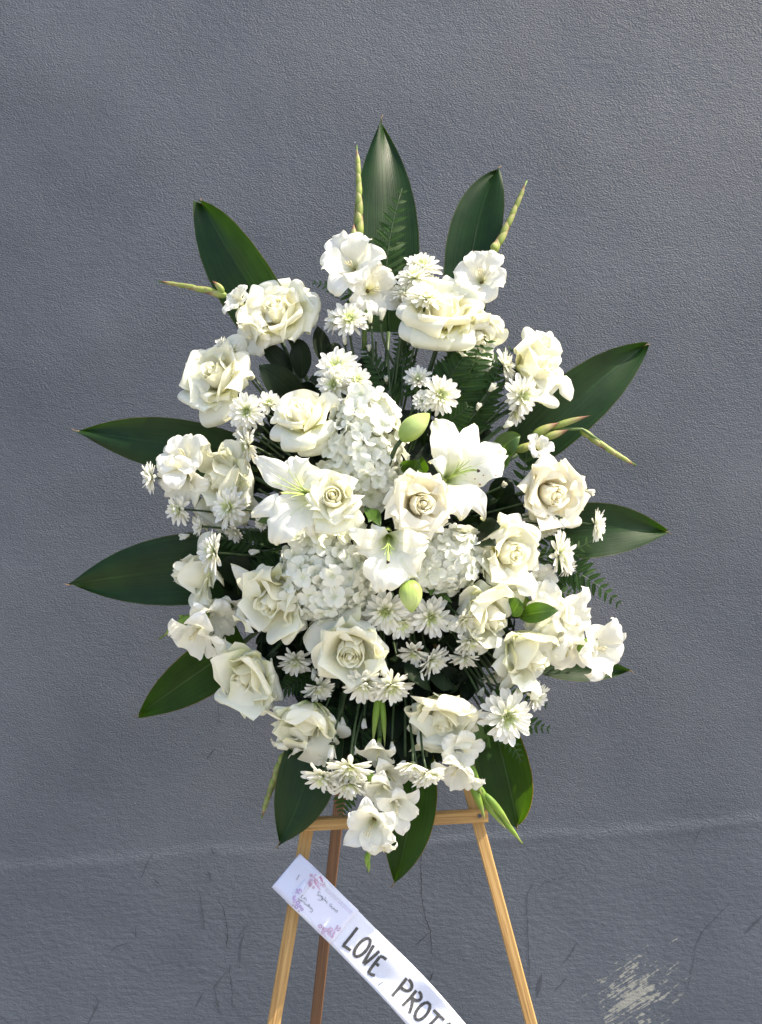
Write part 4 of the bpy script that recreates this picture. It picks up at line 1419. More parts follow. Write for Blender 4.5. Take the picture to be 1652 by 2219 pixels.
rose(588, 1300, 132, (-.5, .5, .7), 'large shaded rose facing down and left, below the left hydrangea edge', [(-20, -65, 100, -.01), (35, -55, 90, -.01), (72, 0, 110), (70, 35, 85), (-65, -10, 90), (30, 85, 70), (60, 80, 60), (-50, 40, 60)], seed=14, bud=.58, core_h=1.35, auto=2, d=.12)
rose(760, 1412, 132, (-.05, .45, .9), 'white rose with a neat round heart, lowest in the middle of the spray', [(-72, 0, 85), (-60, -40, 80), (-5, -60, 90), (50, -50, 85), (65, 0, 80), (-35, 55, 70), (40, 60, 80), (-50, -85, 115, -.015), (12, -80, 55)], seed=15, bud=.62, d=.13, ncore=12)
rose(535, 1465, 140, (-.55, .45, .55), 'wide open shaded rose at the lower left, over the down-pointing broad leaf', [(-50, -60, 80), (-10, -62, 85), (45, -40, 80), (75, 5, 80), (-50, 10, 100, .01), (-30, 70, 90), (10, 55, 85), (55, 70, 55), (70, 25, 60)], seed=16, bud=.45, auto=4, d=.08)
rose(665, 1568, 138, (-.2, .8, .3), 'drooping rose showing its sepals, above the left hanging leaf', [(-68, -10, 80), (-55, 35, 70), (68, -10, 85), (65, 30, 60), (-25, -35, 80, .02), (20, -35, 80, .02), (0, 50, 90)], seed=17, bud=.6, auto=4, sep=True, d=.08, droop=0)
rose(962, 1555, 138, (-.1, .7, .55), 'creamy rose facing down at the bottom right, above the gladiolus tip', [(-65, 0, 80), (-45, 35, 75), (0, 55, 90), (45, 25, 80), (66, 0, 75), (-20, -48, 85, .01), (30, -45, 85, .01)], seed=18, bud=.55, auto=5, d=.09)
rose(1062, 1335, 120, (.7, .5, .5), 'sunlit rose bud facing down and right, below the rose by the right hydrangea', [(-60, -45, 80), (-10, -65, 110, -.01), (50, -60, 80), (-50, 20, 70), (-30, 60, 60), (5, 70, 60), (-72, -10, 60)], seed=19, bud=.62, core_h=1.6, auto=1, d=.12)
rose(1150, 1420, 125, (.6, .6, .5), 'sunlit rose hanging down and right, left of the lower right gladiolus', [(-55, -10, 80), (-60, 40, 75), (-10, -60, 90), (10, -50, 80, .01), (-30, 70, 50), (0, 78, 50), (45, -20, 60)], seed=20, bud=.56, core_h=1.7, auto=1, d=.11)


# ------------------------------------------------------------------ hydrangeas
def floret_mesh(seed):
    r = random.Random(seed)
    global rnd
    keep = rnd
    rnd = r
    mb = MB()
    for k in range(4):
        a = k * math.pi / 2 + r.uniform(-.15, .15)
        t = np.array((math.cos(a), math.sin(a), 0))
        mb.add(*surf([t * .04, t * .55 + np.array((0, 0, .16 + r.uniform(-.05, .1))), t * (1 + r.uniform(-.08, .1)) + np.array((0, 0, r.uniform(-.12, .2)))], .50 + r.uniform(-.05, .07), (0, 0, 1), 'hyd',
                     cup=.22, ruf=.10, fq=2, nu=7, nv=8))
    c = np.array((0, 0, .06))
    mb.add(*spindle(c - np.array((0, 0, .08)), c + np.array((0, 0, .05)), .07, 6, 5))
    rnd = keep
    return mb.mesh('floret', M['hyd'])


FLO = [floret_mesh(i) for i in range(6)]


def hydrangea(x, y, w, h, label, n, d, ax=(0, 0, 1), fl=24):
    C = P(x, y, d)
    o = thing('white_hydrangea', C, label, 'hydrangea', 'white hydrangea heads')
    A = face(*ax)
    rx, rz = S(w) / 2, S(h) / 2
    ry = (rx + rz) / 2 * .75
    V, F, uv = spindle((0, 0, -rz * .78), (0, 0, rz * .78), rx * .8, 14, 12, peak=.5)
    V = V * np.array((1, ry / rx, 1))
    core = plain_mat('hydrangea_core', (.42, .46, .34), .9, .2, 80)
    put('flower_base', mesh_from('flower_base', V, F, core, uv), o)
    ga = math.pi * (3 - math.sqrt(5))
    tot = int(n * 1.6)
    cnt = 0
    for i in range(tot):
        yy = 1 - 2 * (i + .5) / tot
        rr = math.sqrt(1 - yy * yy)
        p = np.array((rr * math.cos(ga * i), rr * math.sin(ga * i), yy))
        if p @ A < -.25:
            continue
        nrm = unit(p / np.array((rx, ry, rz)) + np.array((rv(-1, 1), rv(-1, 1), rv(-1, 1))) * (.62 / rx))
        pos = p * np.array((rx, ry, rz)) * (rv(.80, 1.06) + .22 * noise.noise(Vector(p * 2.6 + C * 30)))
        X = unit(np.cross(nrm, (rv(-1, 1), rv(-1, 1), rv(-1, 1))))
        Y = np.cross(nrm, X)
        s = S(fl) * rv(.85, 1.3)
        m = Matrix(((X[0] * s, Y[0] * s, nrm[0] * s, pos[0]), (X[1] * s, Y[1] * s, nrm[1] * s, pos[1]), (X[2] * s, Y[2] * s, nrm[2] * s, pos[2]), (0, 0, 0, 1)))
        put('floret', FLO[rnd.randrange(6)], o, m)
        cnt += 1
    hb = P(HUB[0], HUB[1], .02)
    put('stem', MB().add(*tube([C, (C + hb) / 2, hb], .004, .004, 7)).mesh('stem', M['stem'], C), o)


hydrangea(790, 975, 150, 235, 'upper white hydrangea head, in the middle above the creamy roses', 125, .125, fl=21)
hydrangea(712, 1238, 205, 205, 'largest white hydrangea head, below the left lily', 175, .115, fl=21)
hydrangea(955, 1212, 165, 130, 'right hand white hydrangea head, below the largest open creamy rose', 100, .125, fl=21)


# ------------------------------------------------------------------ lilies
def lily(x, y, d, ax, petals, label, pist, stamens):
    A = face(*ax)
    T0 = P(x, y, d)
    base = T0 - A * .045
    o = thing('white_lily', base, label, 'lily', 'open white lilies')
    for (tx, ty, w, wide, dz, lift) in petals:
        t = P(tx, ty, d + dz - .018)
        rad = unit(t - T0)
        b = base + rad * .004
        c1 = T0 + rad * .012 + A * .004
        c2 = T0 + (t - T0) * .66 + A * (lift + .014)
        g = surf([b, c1, c2, t], S(w) * (.86 if wide else .80), A * .9 - rad * .2, 'lily' if wide else 'lilyn', cup=.0, fold=.10, ruf=.24 if wide else .14, fq=rv(3.4, 4.8), nu=19, nv=40, tipcurl=-.5, curl=.40)
        put('petal', MB().add(*g).mesh('petal', M['lily'], base), o)
    put('throat', MB().add(*tube([base - A * .03, base + A * .006], .004, .0085, 10, False)).mesh('throat', M['lilybud'], base), o)
    pt = P(pist[0], pist[1], d + .055)
    s = put('pistil', MB().add(*tube(bez([base + A * .01, T0 + A * .03 + (pt - T0) * .4, pt], 10), .0016, .0017, 6)).mesh('pistil', M['fil'], base), o)
    mb = MB()
    for k in range(3):
        a = k * 2.1
        e = unit(np.array((math.cos(a), -.2, math.sin(a)))) * .0022
        mb.add(*spindle(pt - e * .3, pt + e * 1.3, .0017, 6, 6))
    put('stigma', mb.mesh('stigma', M['stigma'], base), s)
    for (sx, sy, dz) in stamens:
        e = P(sx, sy, d + dz)
        put('filament', MB().add(*tube(bez([base + A * .012, T0 + A * .018, e], 8), .0012, .0004, 5)).mesh('filament', M['fil'], base), o)
    hb = P(HUB[0], HUB[1], .03)
    put('stem', MB().add(*tube(bez([base - A * .028, base - A * .05, hb], 6), .0038, .004, 7)).mesh('stem', M['stem'], base), o)


lily(664, 1070, .185, (-.35, -.1, 1),
     [(546, 984, 34, 0, -.01, .022), (640, 980, 46, 1, .0, .02), (536, 1124, 28, 0, -.02, .02), (592, 1192, 48, 1, .0, .024), (692, 1012, 26, 0, .01, .02), (682, 1176, 22, 0, .0, .02)],
     'lily opening to the left, in the middle left of the spray', (607, 1070), [(600, 1030, .045), (625, 1018, .05), (640, 1025, .05), (590, 1045, .045), (630, 1078, .05)])
lily(985, 1026, .18, (.25, -.2, 1),
     [(942, 896, 44, 1, -.01, .022), (1032, 908, 34, 0, -.03, .015), (1110, 982, 50, 1, -.01, .02), (1056, 1136, 28, 0, -.02, .03), (1000, 1138, 42, 1, .01, .02), (922, 998, 20, 0, .02, .03)],
     'lily opening to the right with rust coloured pollen stains, under the small chrysanthemums', (1037, 1020), [(1005, 1000, .045), (1018, 998, .05), (1022, 1010, .05), (1012, 1030, .05), (995, 1000, .05)])
lily(842, 1180, .205, (.0, .25, 1),
     [(745, 1140, 26, 0, .0, .03), (800, 1130, 24, 0, -.01, .02), (830, 1292, 50, 1, .0, .02), (912, 1256, 54, 1, -.01, .02), (940, 1172, 38, 1, .0, .03), (765, 1190, 34, 1, -.02, .02)],
     'lily facing down in the lower middle, above the lower lily bud', (841, 1218), [(832, 1205, .045), (850, 1205, .045), (826, 1190, .05), (858, 1192, .05), (840, 1200, .055)])


def stain(o, spots):
    """pollen rubbed onto the petals: thin patches lying on the petal surface"""
    from mathutils.bvhtree import BVHTree
    org = np.array(o.location)
    trees = [(c, BVHTree.FromPolygons([v.co[:] for v in c.data.vertices], [p.vertices[:] for p in c.data.polygons])) for c in o.children if c.name.startswith('petal')]
    cam_o = Vector(np.array((0, -D, ZC)) - org)
    rust = plain_mat('rust_pollen', (.42, .16, .08), .8, .3, 400)
    for x, y, rr in spots:
        V = []
        for k in range(9):
            a = k * 2 * math.pi / 8
            q = (x, y) if k == 8 else (x + rr * math.cos(a) * rv(.6, 1.3) * 1.4, y + rr * math.sin(a) * rv(.5, 1.1))
            dv = Vector(ray(*q))
            hits = [h for h in (t.ray_cast(cam_o, dv) for _, t in trees) if h[0] is not None]
            if not hits:
                break
            h = min(hits, key=lambda z: z[3])
            V.append(np.array(h[0] - dv * .0005))
        if len(V) == 9:
            put('pollen_stain', mesh_from('pollen_stain', V, [(k, (k + 1) % 8, 8) for k in range(8)], rust, smooth=False), o)


for _o in [x for x in col.objects if x.name.startswith('white_lily') and x.parent is None and 'rust' in x['label']]:
    stain(_o, [(1055, 1043, 5), (1040, 1050, 2), (1030, 1038, 1.6), (1075, 1030, 1.8), (1048, 1030, 1.5), (1062, 1052, 2)])


def lily_bud(p0, p1, w, d0, d1, label):
    a, b = P(*p0, d0), P(*p1, d1)
    o = thing('lily_bud', a, label, 'lily bud', 'green lily buds')
    put('bud', MB().add(*spindle(a, b, S(w), 18, 18, ridge=.12, nr=3, peak=.42, sharp=.75)).mesh('bud', M['lilybud'], a), o)
    T = unit(b - a)
    hb = P(HUB[0], HUB[1], .05)
    put('stem', MB().add(*tube(bez([a + T * .002, a - T * .03, hb], 7), .003, .0035, 7)).mesh('stem', M['stem'], a), o)
    for k in range(3):      # seams between the closed petals
        pass


lily_bud((868, 955), (932, 896), 23, .17, .19, 'plump green lily bud pointing up right, beside the upper hydrangea')
lily_bud((887, 1255), (893, 1328), 22.5, .19, .19, 'plump green lily bud hanging down under the facing lily')


# ------------------------------------------------------------------ chrysanthemums
def mum_petal(seed):
    r = random.Random(seed)
    global rnd
    keep = rnd
    rnd = r
    g = surf([(0, 0, 0), (.5, r.uniform(-.05, .05), .02 + r.uniform(-.04, .04)), (1, r.uniform(-.06, .06), .14 + r.uniform(-.1, .1))], .125 + r.uniform(-.015, .02), (0, 0, 1), 'mum', cup=.55, nu=5, nv=8)
    rnd = keep
    return MB().add(*g).mesh('petal', M['mum'])


MP = [mum_petal(i) for i in range(7)]


def mum_centre(seed, tight):
    r = random.Random(seed)
    global rnd
    keep = rnd
    rnd = r
    mb = MB()
    for k in range(34):
        t = k / 33
        a = k * 2.399
        el = R(88 - 48 * t + r.uniform(-6, 6))
        l = (.20 + .30 * t) * r.uniform(.85, 1.1)
        rad = np.array((math.cos(a), math.sin(a), 0))
        b = rad * .10 * math.sqrt(t)
        tip = b + rad * math.cos(el) * l + np.array((0, 0, math.sin(el) * l))
        c = (b + tip) / 2 + rad * .04
        mb.add(*surf([b, c, tip], .05 + .025 * t, (0, 0, 1) if t > .4 else -rad * .3 + np.array((0, 0, 1)), 'mum', cup=.6, nu=4, nv=5))
    rnd = keep
    return mb.mesh('disc_florets', M['mum_in'])


MC = [mum_centre(i, 0) for i in range(4)]


def mum_calyx():
    mb = MB()
    mb.add(*spindle((0, 0, -.16), (0, 0, .10), .20, 10, 7, peak=.55))
    for k in range(10):
        a = k * .628
        rad = np.array((math.cos(a), math.sin(a), 0))
        mb.add(*surf([rad * .12 + np.array((0, 0, -.10)), rad * .24 + np.array((0, 0, -.04)), rad * .27 + np.array((0, 0, .08))], .05, -rad, 'leaf', nu=3, nv=5))
    return mb.mesh('calyx', M['calyx'])


CAL = mum_calyx()
SPRAY = 'white spray chrysanthemums'


def mum(x, y, dia, ax, label, o_=1.0, d=None, n=(19, 17, 13), stem=True, hub=None, brown=False):
    """o_ = 1 is a fully open flower, 0 a bud"""
    d = (dome(x, y) + .012) if d is None else d
    A = face(*ax)
    C = P(x, y, d)
    L_ = S(dia) / 2
    bud = o_ < .4
    q = Vector(A).to_track_quat('Z', 'Y') @ Matrix.Rotation(rv(0, 6.28), 3, 'Z').to_quaternion()
    m = Matrix.Translation(Vector(C - A * L_ * .25)) @ q.to_matrix().to_4x4()
    o = thing('white_chrysanthemum' if not bud else 'chrysanthemum_bud', None, label, 'chrysanthemum' if not bud else 'flower bud', SPRAY if not bud else 'chrysanthemum buds', mat=m)
    if bud:
        L_ *= 1.5
        layers = ((R(72), 1.0, 11, .10), (R(80), .95, 9, .05), (R(86), .9, 5, .02))
    else:
        e0 = 58 * (1 - o_)
        layers = ((R(-12 + e0 * 1.1), 1.0, n[0], .10), (R(6 + e0 * .95), .98, n[1], .09), (R(24 + e0 * .75), .84, n[2], .08), (R(42 + e0 * .5), .66, n[2] - 2, .08))
    for li, (el, ln_, cnt, r0) in enumerate(layers):
        off = rv(0, 6.28)
        for k in range(cnt):
            if not bud and li == 0 and rnd.random() < .08:
                continue
            a = off + 2 * math.pi * (k + rv(-.28, .28)) / cnt
            e = el + R(rv(-13, 13)) * (1 if not bud else .4)
            s = L_ * ln_ * rv(.82, 1.10)
            mm = Matrix.Rotation(a, 4, 'Z') @ Matrix.Translation((r0 * L_, 0, li * .03 * L_)) @ Matrix.Rotation(-e, 4, 'Y') @ Matrix.Rotation(R(rv(-22, 22)), 4, 'X') @ Matrix.Diagonal((s, s * (1.12 if not bud else 1.2), s, 1))
            put('petal', MP[rnd.randrange(7)], o, mm)
    if not bud:
        put('disc_florets', MC[rnd.randrange(4)], o, Matrix.Translation((0, 0, .07 * L_)) @ Matrix.Diagonal((L_ * 1.1, L_ * 1.1, L_ * 1.05, 1)))['kind'] = 'stuff'
    s = L_ * (1.0 if not bud else 1.15)
    put('calyx', CAL, o, Matrix.Diagonal((s, s, s, 1)))
    if brown:
        put('dried_petal', MP[0].copy(), o, Matrix.Translation((0, 0, .1 * L_)) @ Matrix.Diagonal((L_ * .8, L_ * .8, L_ * .8, 1))).data.materials[0] = M['brown']
    if stem:
        hb = hub_point(x, y, .42, .04) if hub is None else P(*hub, .05)
        b = C - A * L_ * .38
        ctrl = b - A * L_ * 1.4 * .7 + (hb - b) * .25
        inv = np.array(m.inverted())
        pts = [(inv @ np.append(p, 1))[:3] for p in bez([b, ctrl, hb], 9)]
        put('stem', MB().add(*tube(pts, .0015, .0019, 6)).mesh('stem', M['stem']), o)
    return o


W_ = 'white chrysanthemum '
mum(915, 572, 84, (.05, -.75, .75), W_ + 'highest of the crowded group at the top, right of the fern')
mum(935, 612, 66, (.15, -.8, .6), W_ + 'partly hidden behind its neighbours just above the largest rose')
mum(898, 595, 74, (-.1, -.75, .7), W_ + 'overlapping the highest one', d=.085)
mum(925, 640, 76, (.05, -.85, .5), W_ + 'in front of the largest creamy rose', d=.125, hub=(880, 760))
mum(876, 632, 62, (-.35, -.75, .6), W_ + 'at the left of the crowded top group, above a bud', .8, d=.08)
mum(876, 660, 30, (.0, -1, .3), 'closed white bud under the crowded top chrysanthemums', .2, d=.09)
mum(758, 688, 82, (.1, -.45, .9), 'flat open ' + W_ + 'below the top gladiolus, left of two half-closed buds', d=.09, hub=(775, 800))
mum(725, 692, 62, (-.6, -.4, .5), W_ + 'mostly hidden behind the flat one below the top gladiolus', .85, d=.065)
mum(803, 697, 34, (-.2, -1, .3), 'left of two half-closed chrysanthemum buds under the top gladiolus', .3, d=.085, hub=(810, 850))
mum(827, 690, 36, (.2, -1, .3), 'right of two half-closed chrysanthemum buds under the top gladiolus', .3, d=.09, hub=(860, 800))
mum(728, 792, 92, (-.15, -.55, .85), 'largest ' + W_ + 'of the cluster above the half-open rose', d=.11)
mum(722, 832, 80, (-.4, -.1, .9), W_ + 'facing us at the lower left of the cluster above the half-open rose', d=.12)
mum(776, 822, 58, (.3, -.4, .85), 'small green-hearted ' + W_ + 'at the right above the half-open rose', .85, d=.125)
mum(751, 870, 34, (0, .6, .8), 'wilting beige chrysanthemum above the upper hydrangea', .3, d=.12, brown=True)
mum(748, 745, 26, (-.1, -.8, .5), 'small round bud above the large left cluster of chrysanthemums', .15, d=.07)
mum(906, 818, 58, (-.1, -.6, .8), W_ + 'small and cup-shaped, upper left of three above the right lily', .8, d=.10)
mum(958, 855, 82, (.45, -.1, .9), 'widest ' + W_ + 'of three above the right lily', d=.12)
mum(918, 868, 48, (-.3, -.3, .8), 'half-open ' + W_ + 'with a yellow heart just above the upper lily bud', .75, d=.12)
mum(1100, 790, 70, (.9, -.25, .2), W_ + 'seen side-on, left of the upper right rose', .85, d=.08, hub=(980, 980))
mum(1136, 858, 86, (.55, .1, .8), W_ + 'facing out right below the upper right rose', d=.10)
mum(1122, 893, 66, (.8, .35, .4), 'lower ' + W_ + 'of the pair below the upper right rose', d=.08)
mum(1062, 846, 30, (.6, -.7, .4), 'round closed bud left of the upper right chrysanthemum pair', .1, d=.09)
mum(1034, 887, 24, (.3, -.7, .5), 'small dark bud between the fern and the right lily', .1, d=.09)
mum(1094, 925, 30, (.8, -.5, .4), 'round closed bud in front of the glossy leaf on the right', .1, d=.10)
mum(1090, 1053, 26, (.2, -.2, .9), 'tiny bud between the right lily and the blush rose', .12, d=.07)
mum(583, 872, 56, (.1, -.5, .8), W_ + 'small one highest in the left cluster beside the half-open rose', .85, d=.10)
mum(604, 877, 46, (.7, -.4, .3), W_ + 'small side-facing one touching the half-open rose', .8, d=.09)
mum(533, 890, 80, (-.2, -.15, 1), 'wide flat ' + W_ + 'with a green heart, left of the half-open rose', d=.11)
mum(528, 935, 56, (-.7, .0, .5), W_ + 'half hidden between two others left of the half-open rose', .8, d=.085)
mum(530, 968, 72, (-.75, .25, .5), 'lowest ' + W_ + 'of the left cluster, above the upper left lily petal', d=.10)
mum(322, 1036, 62, (-.9, .1, .35), 'outermost ' + W_ + 'at the far left beside the left gladiolus', .9, d=.07, hub=(470, 1060))
mum(382, 1106, 66, (-.7, .2, .7), W_ + 'below the left gladiolus, against the wall', d=.07)
mum(492, 1100, 82, (-.6, -.1, .75), W_ + 'with a lemon heart, facing left in front of the shaded left rose', d=.11, hub=(600, 1110))
mum(432, 1140, 44, (-.9, -.1, .4), 'half-closed ' + W_ + 'above the bud-shaped rose', .55, d=.07)
mum(456, 1197, 84, (-.8, -.05, .45), W_ + 'seen side-on over the bud-shaped rose', .88, d=.115, hub=(600, 1212))
mum(508, 1155, 44, (-.4, .5, .6), 'half-open ' + W_ + 'in the shade under the lemon-hearted one', .6, d=.06)
mum(567, 1134, 34, (-.6, .1, .8), 'little ' + W_ + 'peeping out behind the left lily', .7, d=.075)
mum(560, 1195, 30, (-.9, .1, .4), 'small closed bud on a level stem left of the largest hydrangea', .2, d=.085)
mum(1298, 1138, 68, (.85, .1, .3), 'outermost ' + W_ + 'at the far right over the broad leaf', .85, d=.08, hub=(1180, 1120))
mum(1222, 1200, 92, (.85, -.05, .4), W_ + 'seen side-on below the blush rose, above the arching fern', .9, d=.10, hub=(1090, 1190))
mum(1182, 1148, 58, (.2, .75, .4), W_ + 'hanging down under the blush rose', .8, d=.07)
mum(1150, 1125, 36, (-.2, .3, .7), 'little ' + W_ + 'in shade at the lower left of the blush rose', .7, d=.055)
mum(1233, 1232, 46, (.7, .6, .3), 'crumpled small ' + W_ + 'under the big side-on one on the right', .8, d=.075)
mum(1270, 1065, 30, (.9, .1, .3), 'green tinged bud right of the blush rose', .3, d=.07)
mum(1216, 1127, 30, (.2, .8, .4), 'yellowish bud directly under the blush rose', .35, d=.085)
mum(835, 1328, 92, (-.1, .35, .9), 'dense ' + W_ + 'below the tip of the facing lily', d=.135)
mum(872, 1352, 74, (.15, .45, .8), W_ + 'tucked between two others left under the lower lily bud', d=.12)
mum(936, 1340, 84, (.15, .3, .95), W_ + 'with wide spaced petals right under the lower lily bud', d=.125)
mum(1008, 1345, 58, (.5, .4, .7), 'small cupped ' + W_ + 'left of the sunlit lower rose bud', .65, d=.135)
mum(1022, 1396, 68, (.35, .75, .6), 'hanging ' + W_ + 'left of the lowest right hand roses', .85, d=.12, hub=(960, 1290))
mum(1006, 1430, 60, (-.15, .9, .4), 'lower hanging ' + W_ + 'beneath another, left of the lowest right hand roses', .8, d=.10)
mum(640, 1437, 70, (.0, .65, .7), W_ + 'hanging in the dark gap left of the neat-hearted rose', .85, d=.08, hub=(690, 1330))
mum(693, 1495, 66, (.3, .7, .6), W_ + 'hanging below the small bud, left of the neat-hearted rose', .8, d=.09, hub=(730, 1440))
mum(788, 1488, 92, (-.15, .75, .7), 'left of two wide ' + W_ + 'skirts under the neat-hearted rose', .92, d=.115)
mum(850, 1493, 86, (.25, .7, .7), 'right of two wide ' + W_ + 'skirts under the neat-hearted rose', .92, d=.12)
mum(896, 1418, 62, (-.2, .65, .7), W_ + 'with a brown speck, upper of the pair above the dull rose leaf', .75, d=.11, hub=(885, 1330), brown=True)
mum(940, 1437, 74, (.55, .6, .6), W_ + 'lower of the pair above the dull rose leaf', .82, d=.105, hub=(920, 1340))
mum(914, 1460, 24, (0, 1, .3), 'dried brown bud hanging over the dull rose leaf', .15, d=.11, brown=True)
mum(680, 1452, 34, (.1, .6, .7), 'round closed bud left of the neat-hearted rose', .2, d=.09)
mum(831, 1440, 40, (.1, .7, .7), 'half-closed bud touching the right side of the neat-hearted rose', .35, d=.12)
mum(655, 1335, 26, (-.1, .4, .8), 'tiny white bud right of the large shaded rose', .15, d=.06)
mum(758, 1672, 94, (.0, .8, .6), 'big skirt-shaped ' + W_ + 'in the bottom left cluster, on a long straight stem', .85, d=.115, hub=(790, 1480))
mum(697, 1690, 78, (-.35, .75, .6), 'leftmost ' + W_ + 'of the bottom cluster over the hanging leaf', .85, d=.10, hub=(740, 1500))
mum(758, 1706, 84, (.05, .85, .5), 'lowest ' + W_ + 'of the bottom left cluster, behind the skirt-shaped one', .85, d=.095, hub=(800, 1500))
mum(712, 1650, 50, (-.4, .6, .5), W_ + 'half hidden above the leftmost one of the bottom cluster', .75, d=.07)
mum(894, 1664, 66, (-.1, .9, .4), 'bell-shaped ' + W_ + 'hanging right of the gladiolus, on a straight stem', .6, d=.125, hub=(880, 1520))
mum(930, 1682, 74, (.4, .85, .4), W_ + 'spread like a fan beside the bell-shaped one at the bottom', .75, d=.12, hub=(915, 1520))
mum(905, 1680, 56, (.0, .85, .4), W_ + 'under the bell-shaped one at the bottom', .7, d=.10)
mum(720, 1618, 38, (-.1, 1, .3), 'tassel-like bud on the long stem above the bottom left cluster', .38, d=.095, hub=(760, 1480))
mum(850, 1609, 24, (0, 1, .25), 'small dark bud hanging right of the thick gladiolus stem', .1, d=.08, hub=(856, 1500))
mum(940, 1648, 30, (0, 1, .25), 'drying bud behind the fan-shaped bottom chrysanthemum', .25, d=.04, hub=(935, 1520))
mum(742, 1556, 24, (.1, .9, .4), 'dried little bud right of the drooping rose', .2, d=.07, brown=True)
mum(768, 1620, 22, (.1, .9, .4), 'tiny open bud among the hanging thin stems', .3, d=.06)
mum(1104, 1556, 104, (.25, .1, 1), 'largest ' + W_ + 'of all, at the lower right beside the fern tips', d=.11, n=(20, 18, 14))
mum(1165, 1512, 60, (.6, .3, .5), W_ + 'small and side-facing, above the largest one at the lower right', .8, d=.08)
mum(1050, 1553, 52, (-.2, .85, .4), 'half-closed ' + W_ + 'left of the largest one', .45, d=.09, hub=(960, 1380))
mum(1047, 1493, 28, (-.3, .4, .7), 'left of two small buds above the largest chrysanthemum', .2, d=.08, hub=(960, 1350))
mum(1070, 1500, 30, (.1, .6, .7), 'right of two small buds above the largest chrysanthemum', .2, d=.085, hub=(970, 1350))
mum(1092, 1518, 36, (-.1, .4, .8), 'round bud just touching the top of the largest chrysanthemum', .3, d=.10, hub=(990, 1360))
mum(1075, 1468, 62, (.1, .7, .2), W_ + 'in the shade under the lowest right hand rose', .8, d=.055)
mum(505, 755, 40, (-.4, -.6, .5), 'small ' + W_ + 'between the two upper left roses', .7, d=.055)
mum(460, 1370, 30, (0, -.2, .8), 'white bud between the lower left gladiolus and the wide open shaded rose', .3, d=.05)


mum(408, 1160, 30, (-.6, .2, .6), 'small white bud left of the side-on chrysanthemum over the bud-shaped rose', .25, d=.05)
mum(470, 1170, 28, (-.5, .3, .7), 'round white bud tucked behind the side-on chrysanthemum on the left', .2, d=.06)
mum(480, 745, 34, (-.6, -.4, .5), 'tiny half-open chrysanthemum just above the hanging shaded left rose', .45, d=.05)
mum(590, 1520, 26, (-.2, .8, .5), 'small bud between the wide open shaded rose and the drooping rose', .2, d=.05)
mum(700, 1560, 26, (.1, .8, .5), 'pale bud right of the drooping rose among thin stems', .25, d=.07, hub=(760, 1430))
mum(790, 1560, 28, (.0, .9, .4), 'pale bud hanging in the dark middle, left of the long green sheaths', .3, d=.07, hub=(800, 1430))
mum(900, 1560, 26, (.1, .9, .4), 'pale bud hanging in the dark middle, left of the creamy bottom rose', .25, d=.07, hub=(880, 1430))
mum(905, 715, 26, (.1, -.9, .4), 'dark based bud standing left of the largest creamy rose', .2, d=.08, hub=(880, 820))
mum(800, 760, 22, (.0, -.9, .4), 'tiny bud low among the stems under the top gladiolus', .2, d=.06, hub=(810, 860))
mum(838, 828, 24, (.0, -.9, .5), 'small wilted bud between the two upper chrysanthemum clusters', .3, d=.06, brown=True, hub=(835, 920))


# loose thin stems that cross the dark middle
def stems(lst, label, dd=.05):
    for i, (a, b) in enumerate(lst):
        p, q = P(*a, dd + rv(-.01, .02)), P(*b, dd + rv(-.02, .02))
        o = thing('flower_stem', p, label, 'stem', 'bare thin stems crossing the dark gaps')
        put('stalk', MB().add(*tube(bez([p, (p + q) / 2 + np.array((rv(-.006, .006), rv(-.01, .01), 0)), q], 7), rv(.0013, .002), rv(.0015, .0022), 6)).mesh('stalk', M['stem'], p), o)


stems([((770, 900), (760, 760)), ((800, 900), (805, 760)), ((830, 900), (815, 740)), ((850, 900), (840, 760)), ((870, 880), (880, 700)), ((840, 880), (870, 720)),
       ((980, 1010), (1085, 925)), ((1000, 950), (1130, 870)), ((1010, 930), (1110, 860)), ((560, 1060), (640, 1100)), ((500, 1195), (650, 1195)),
       ((760, 1480), (720, 1640)), ((780, 1490), (760, 1640)), ((800, 1490), (785, 1620)), ((815, 1480), (800, 1600)), ((745, 1480), (735, 1560)),
       ((960, 1290), (1040, 1500)), ((1000, 1430), (1080, 1540)), ((1020, 1430), (1090, 1520)), ((960, 1400), (1045, 1540)), ((880, 1500), (878, 1640)), ((930, 1500), (925, 1640)),
       ((560, 940), (650, 1000)), ((580, 900), (660, 940)), ((700, 1330), (660, 1420)), ((950, 1290), (985, 1340))], 'thin green flower stem crossing a dark gap of the spray')


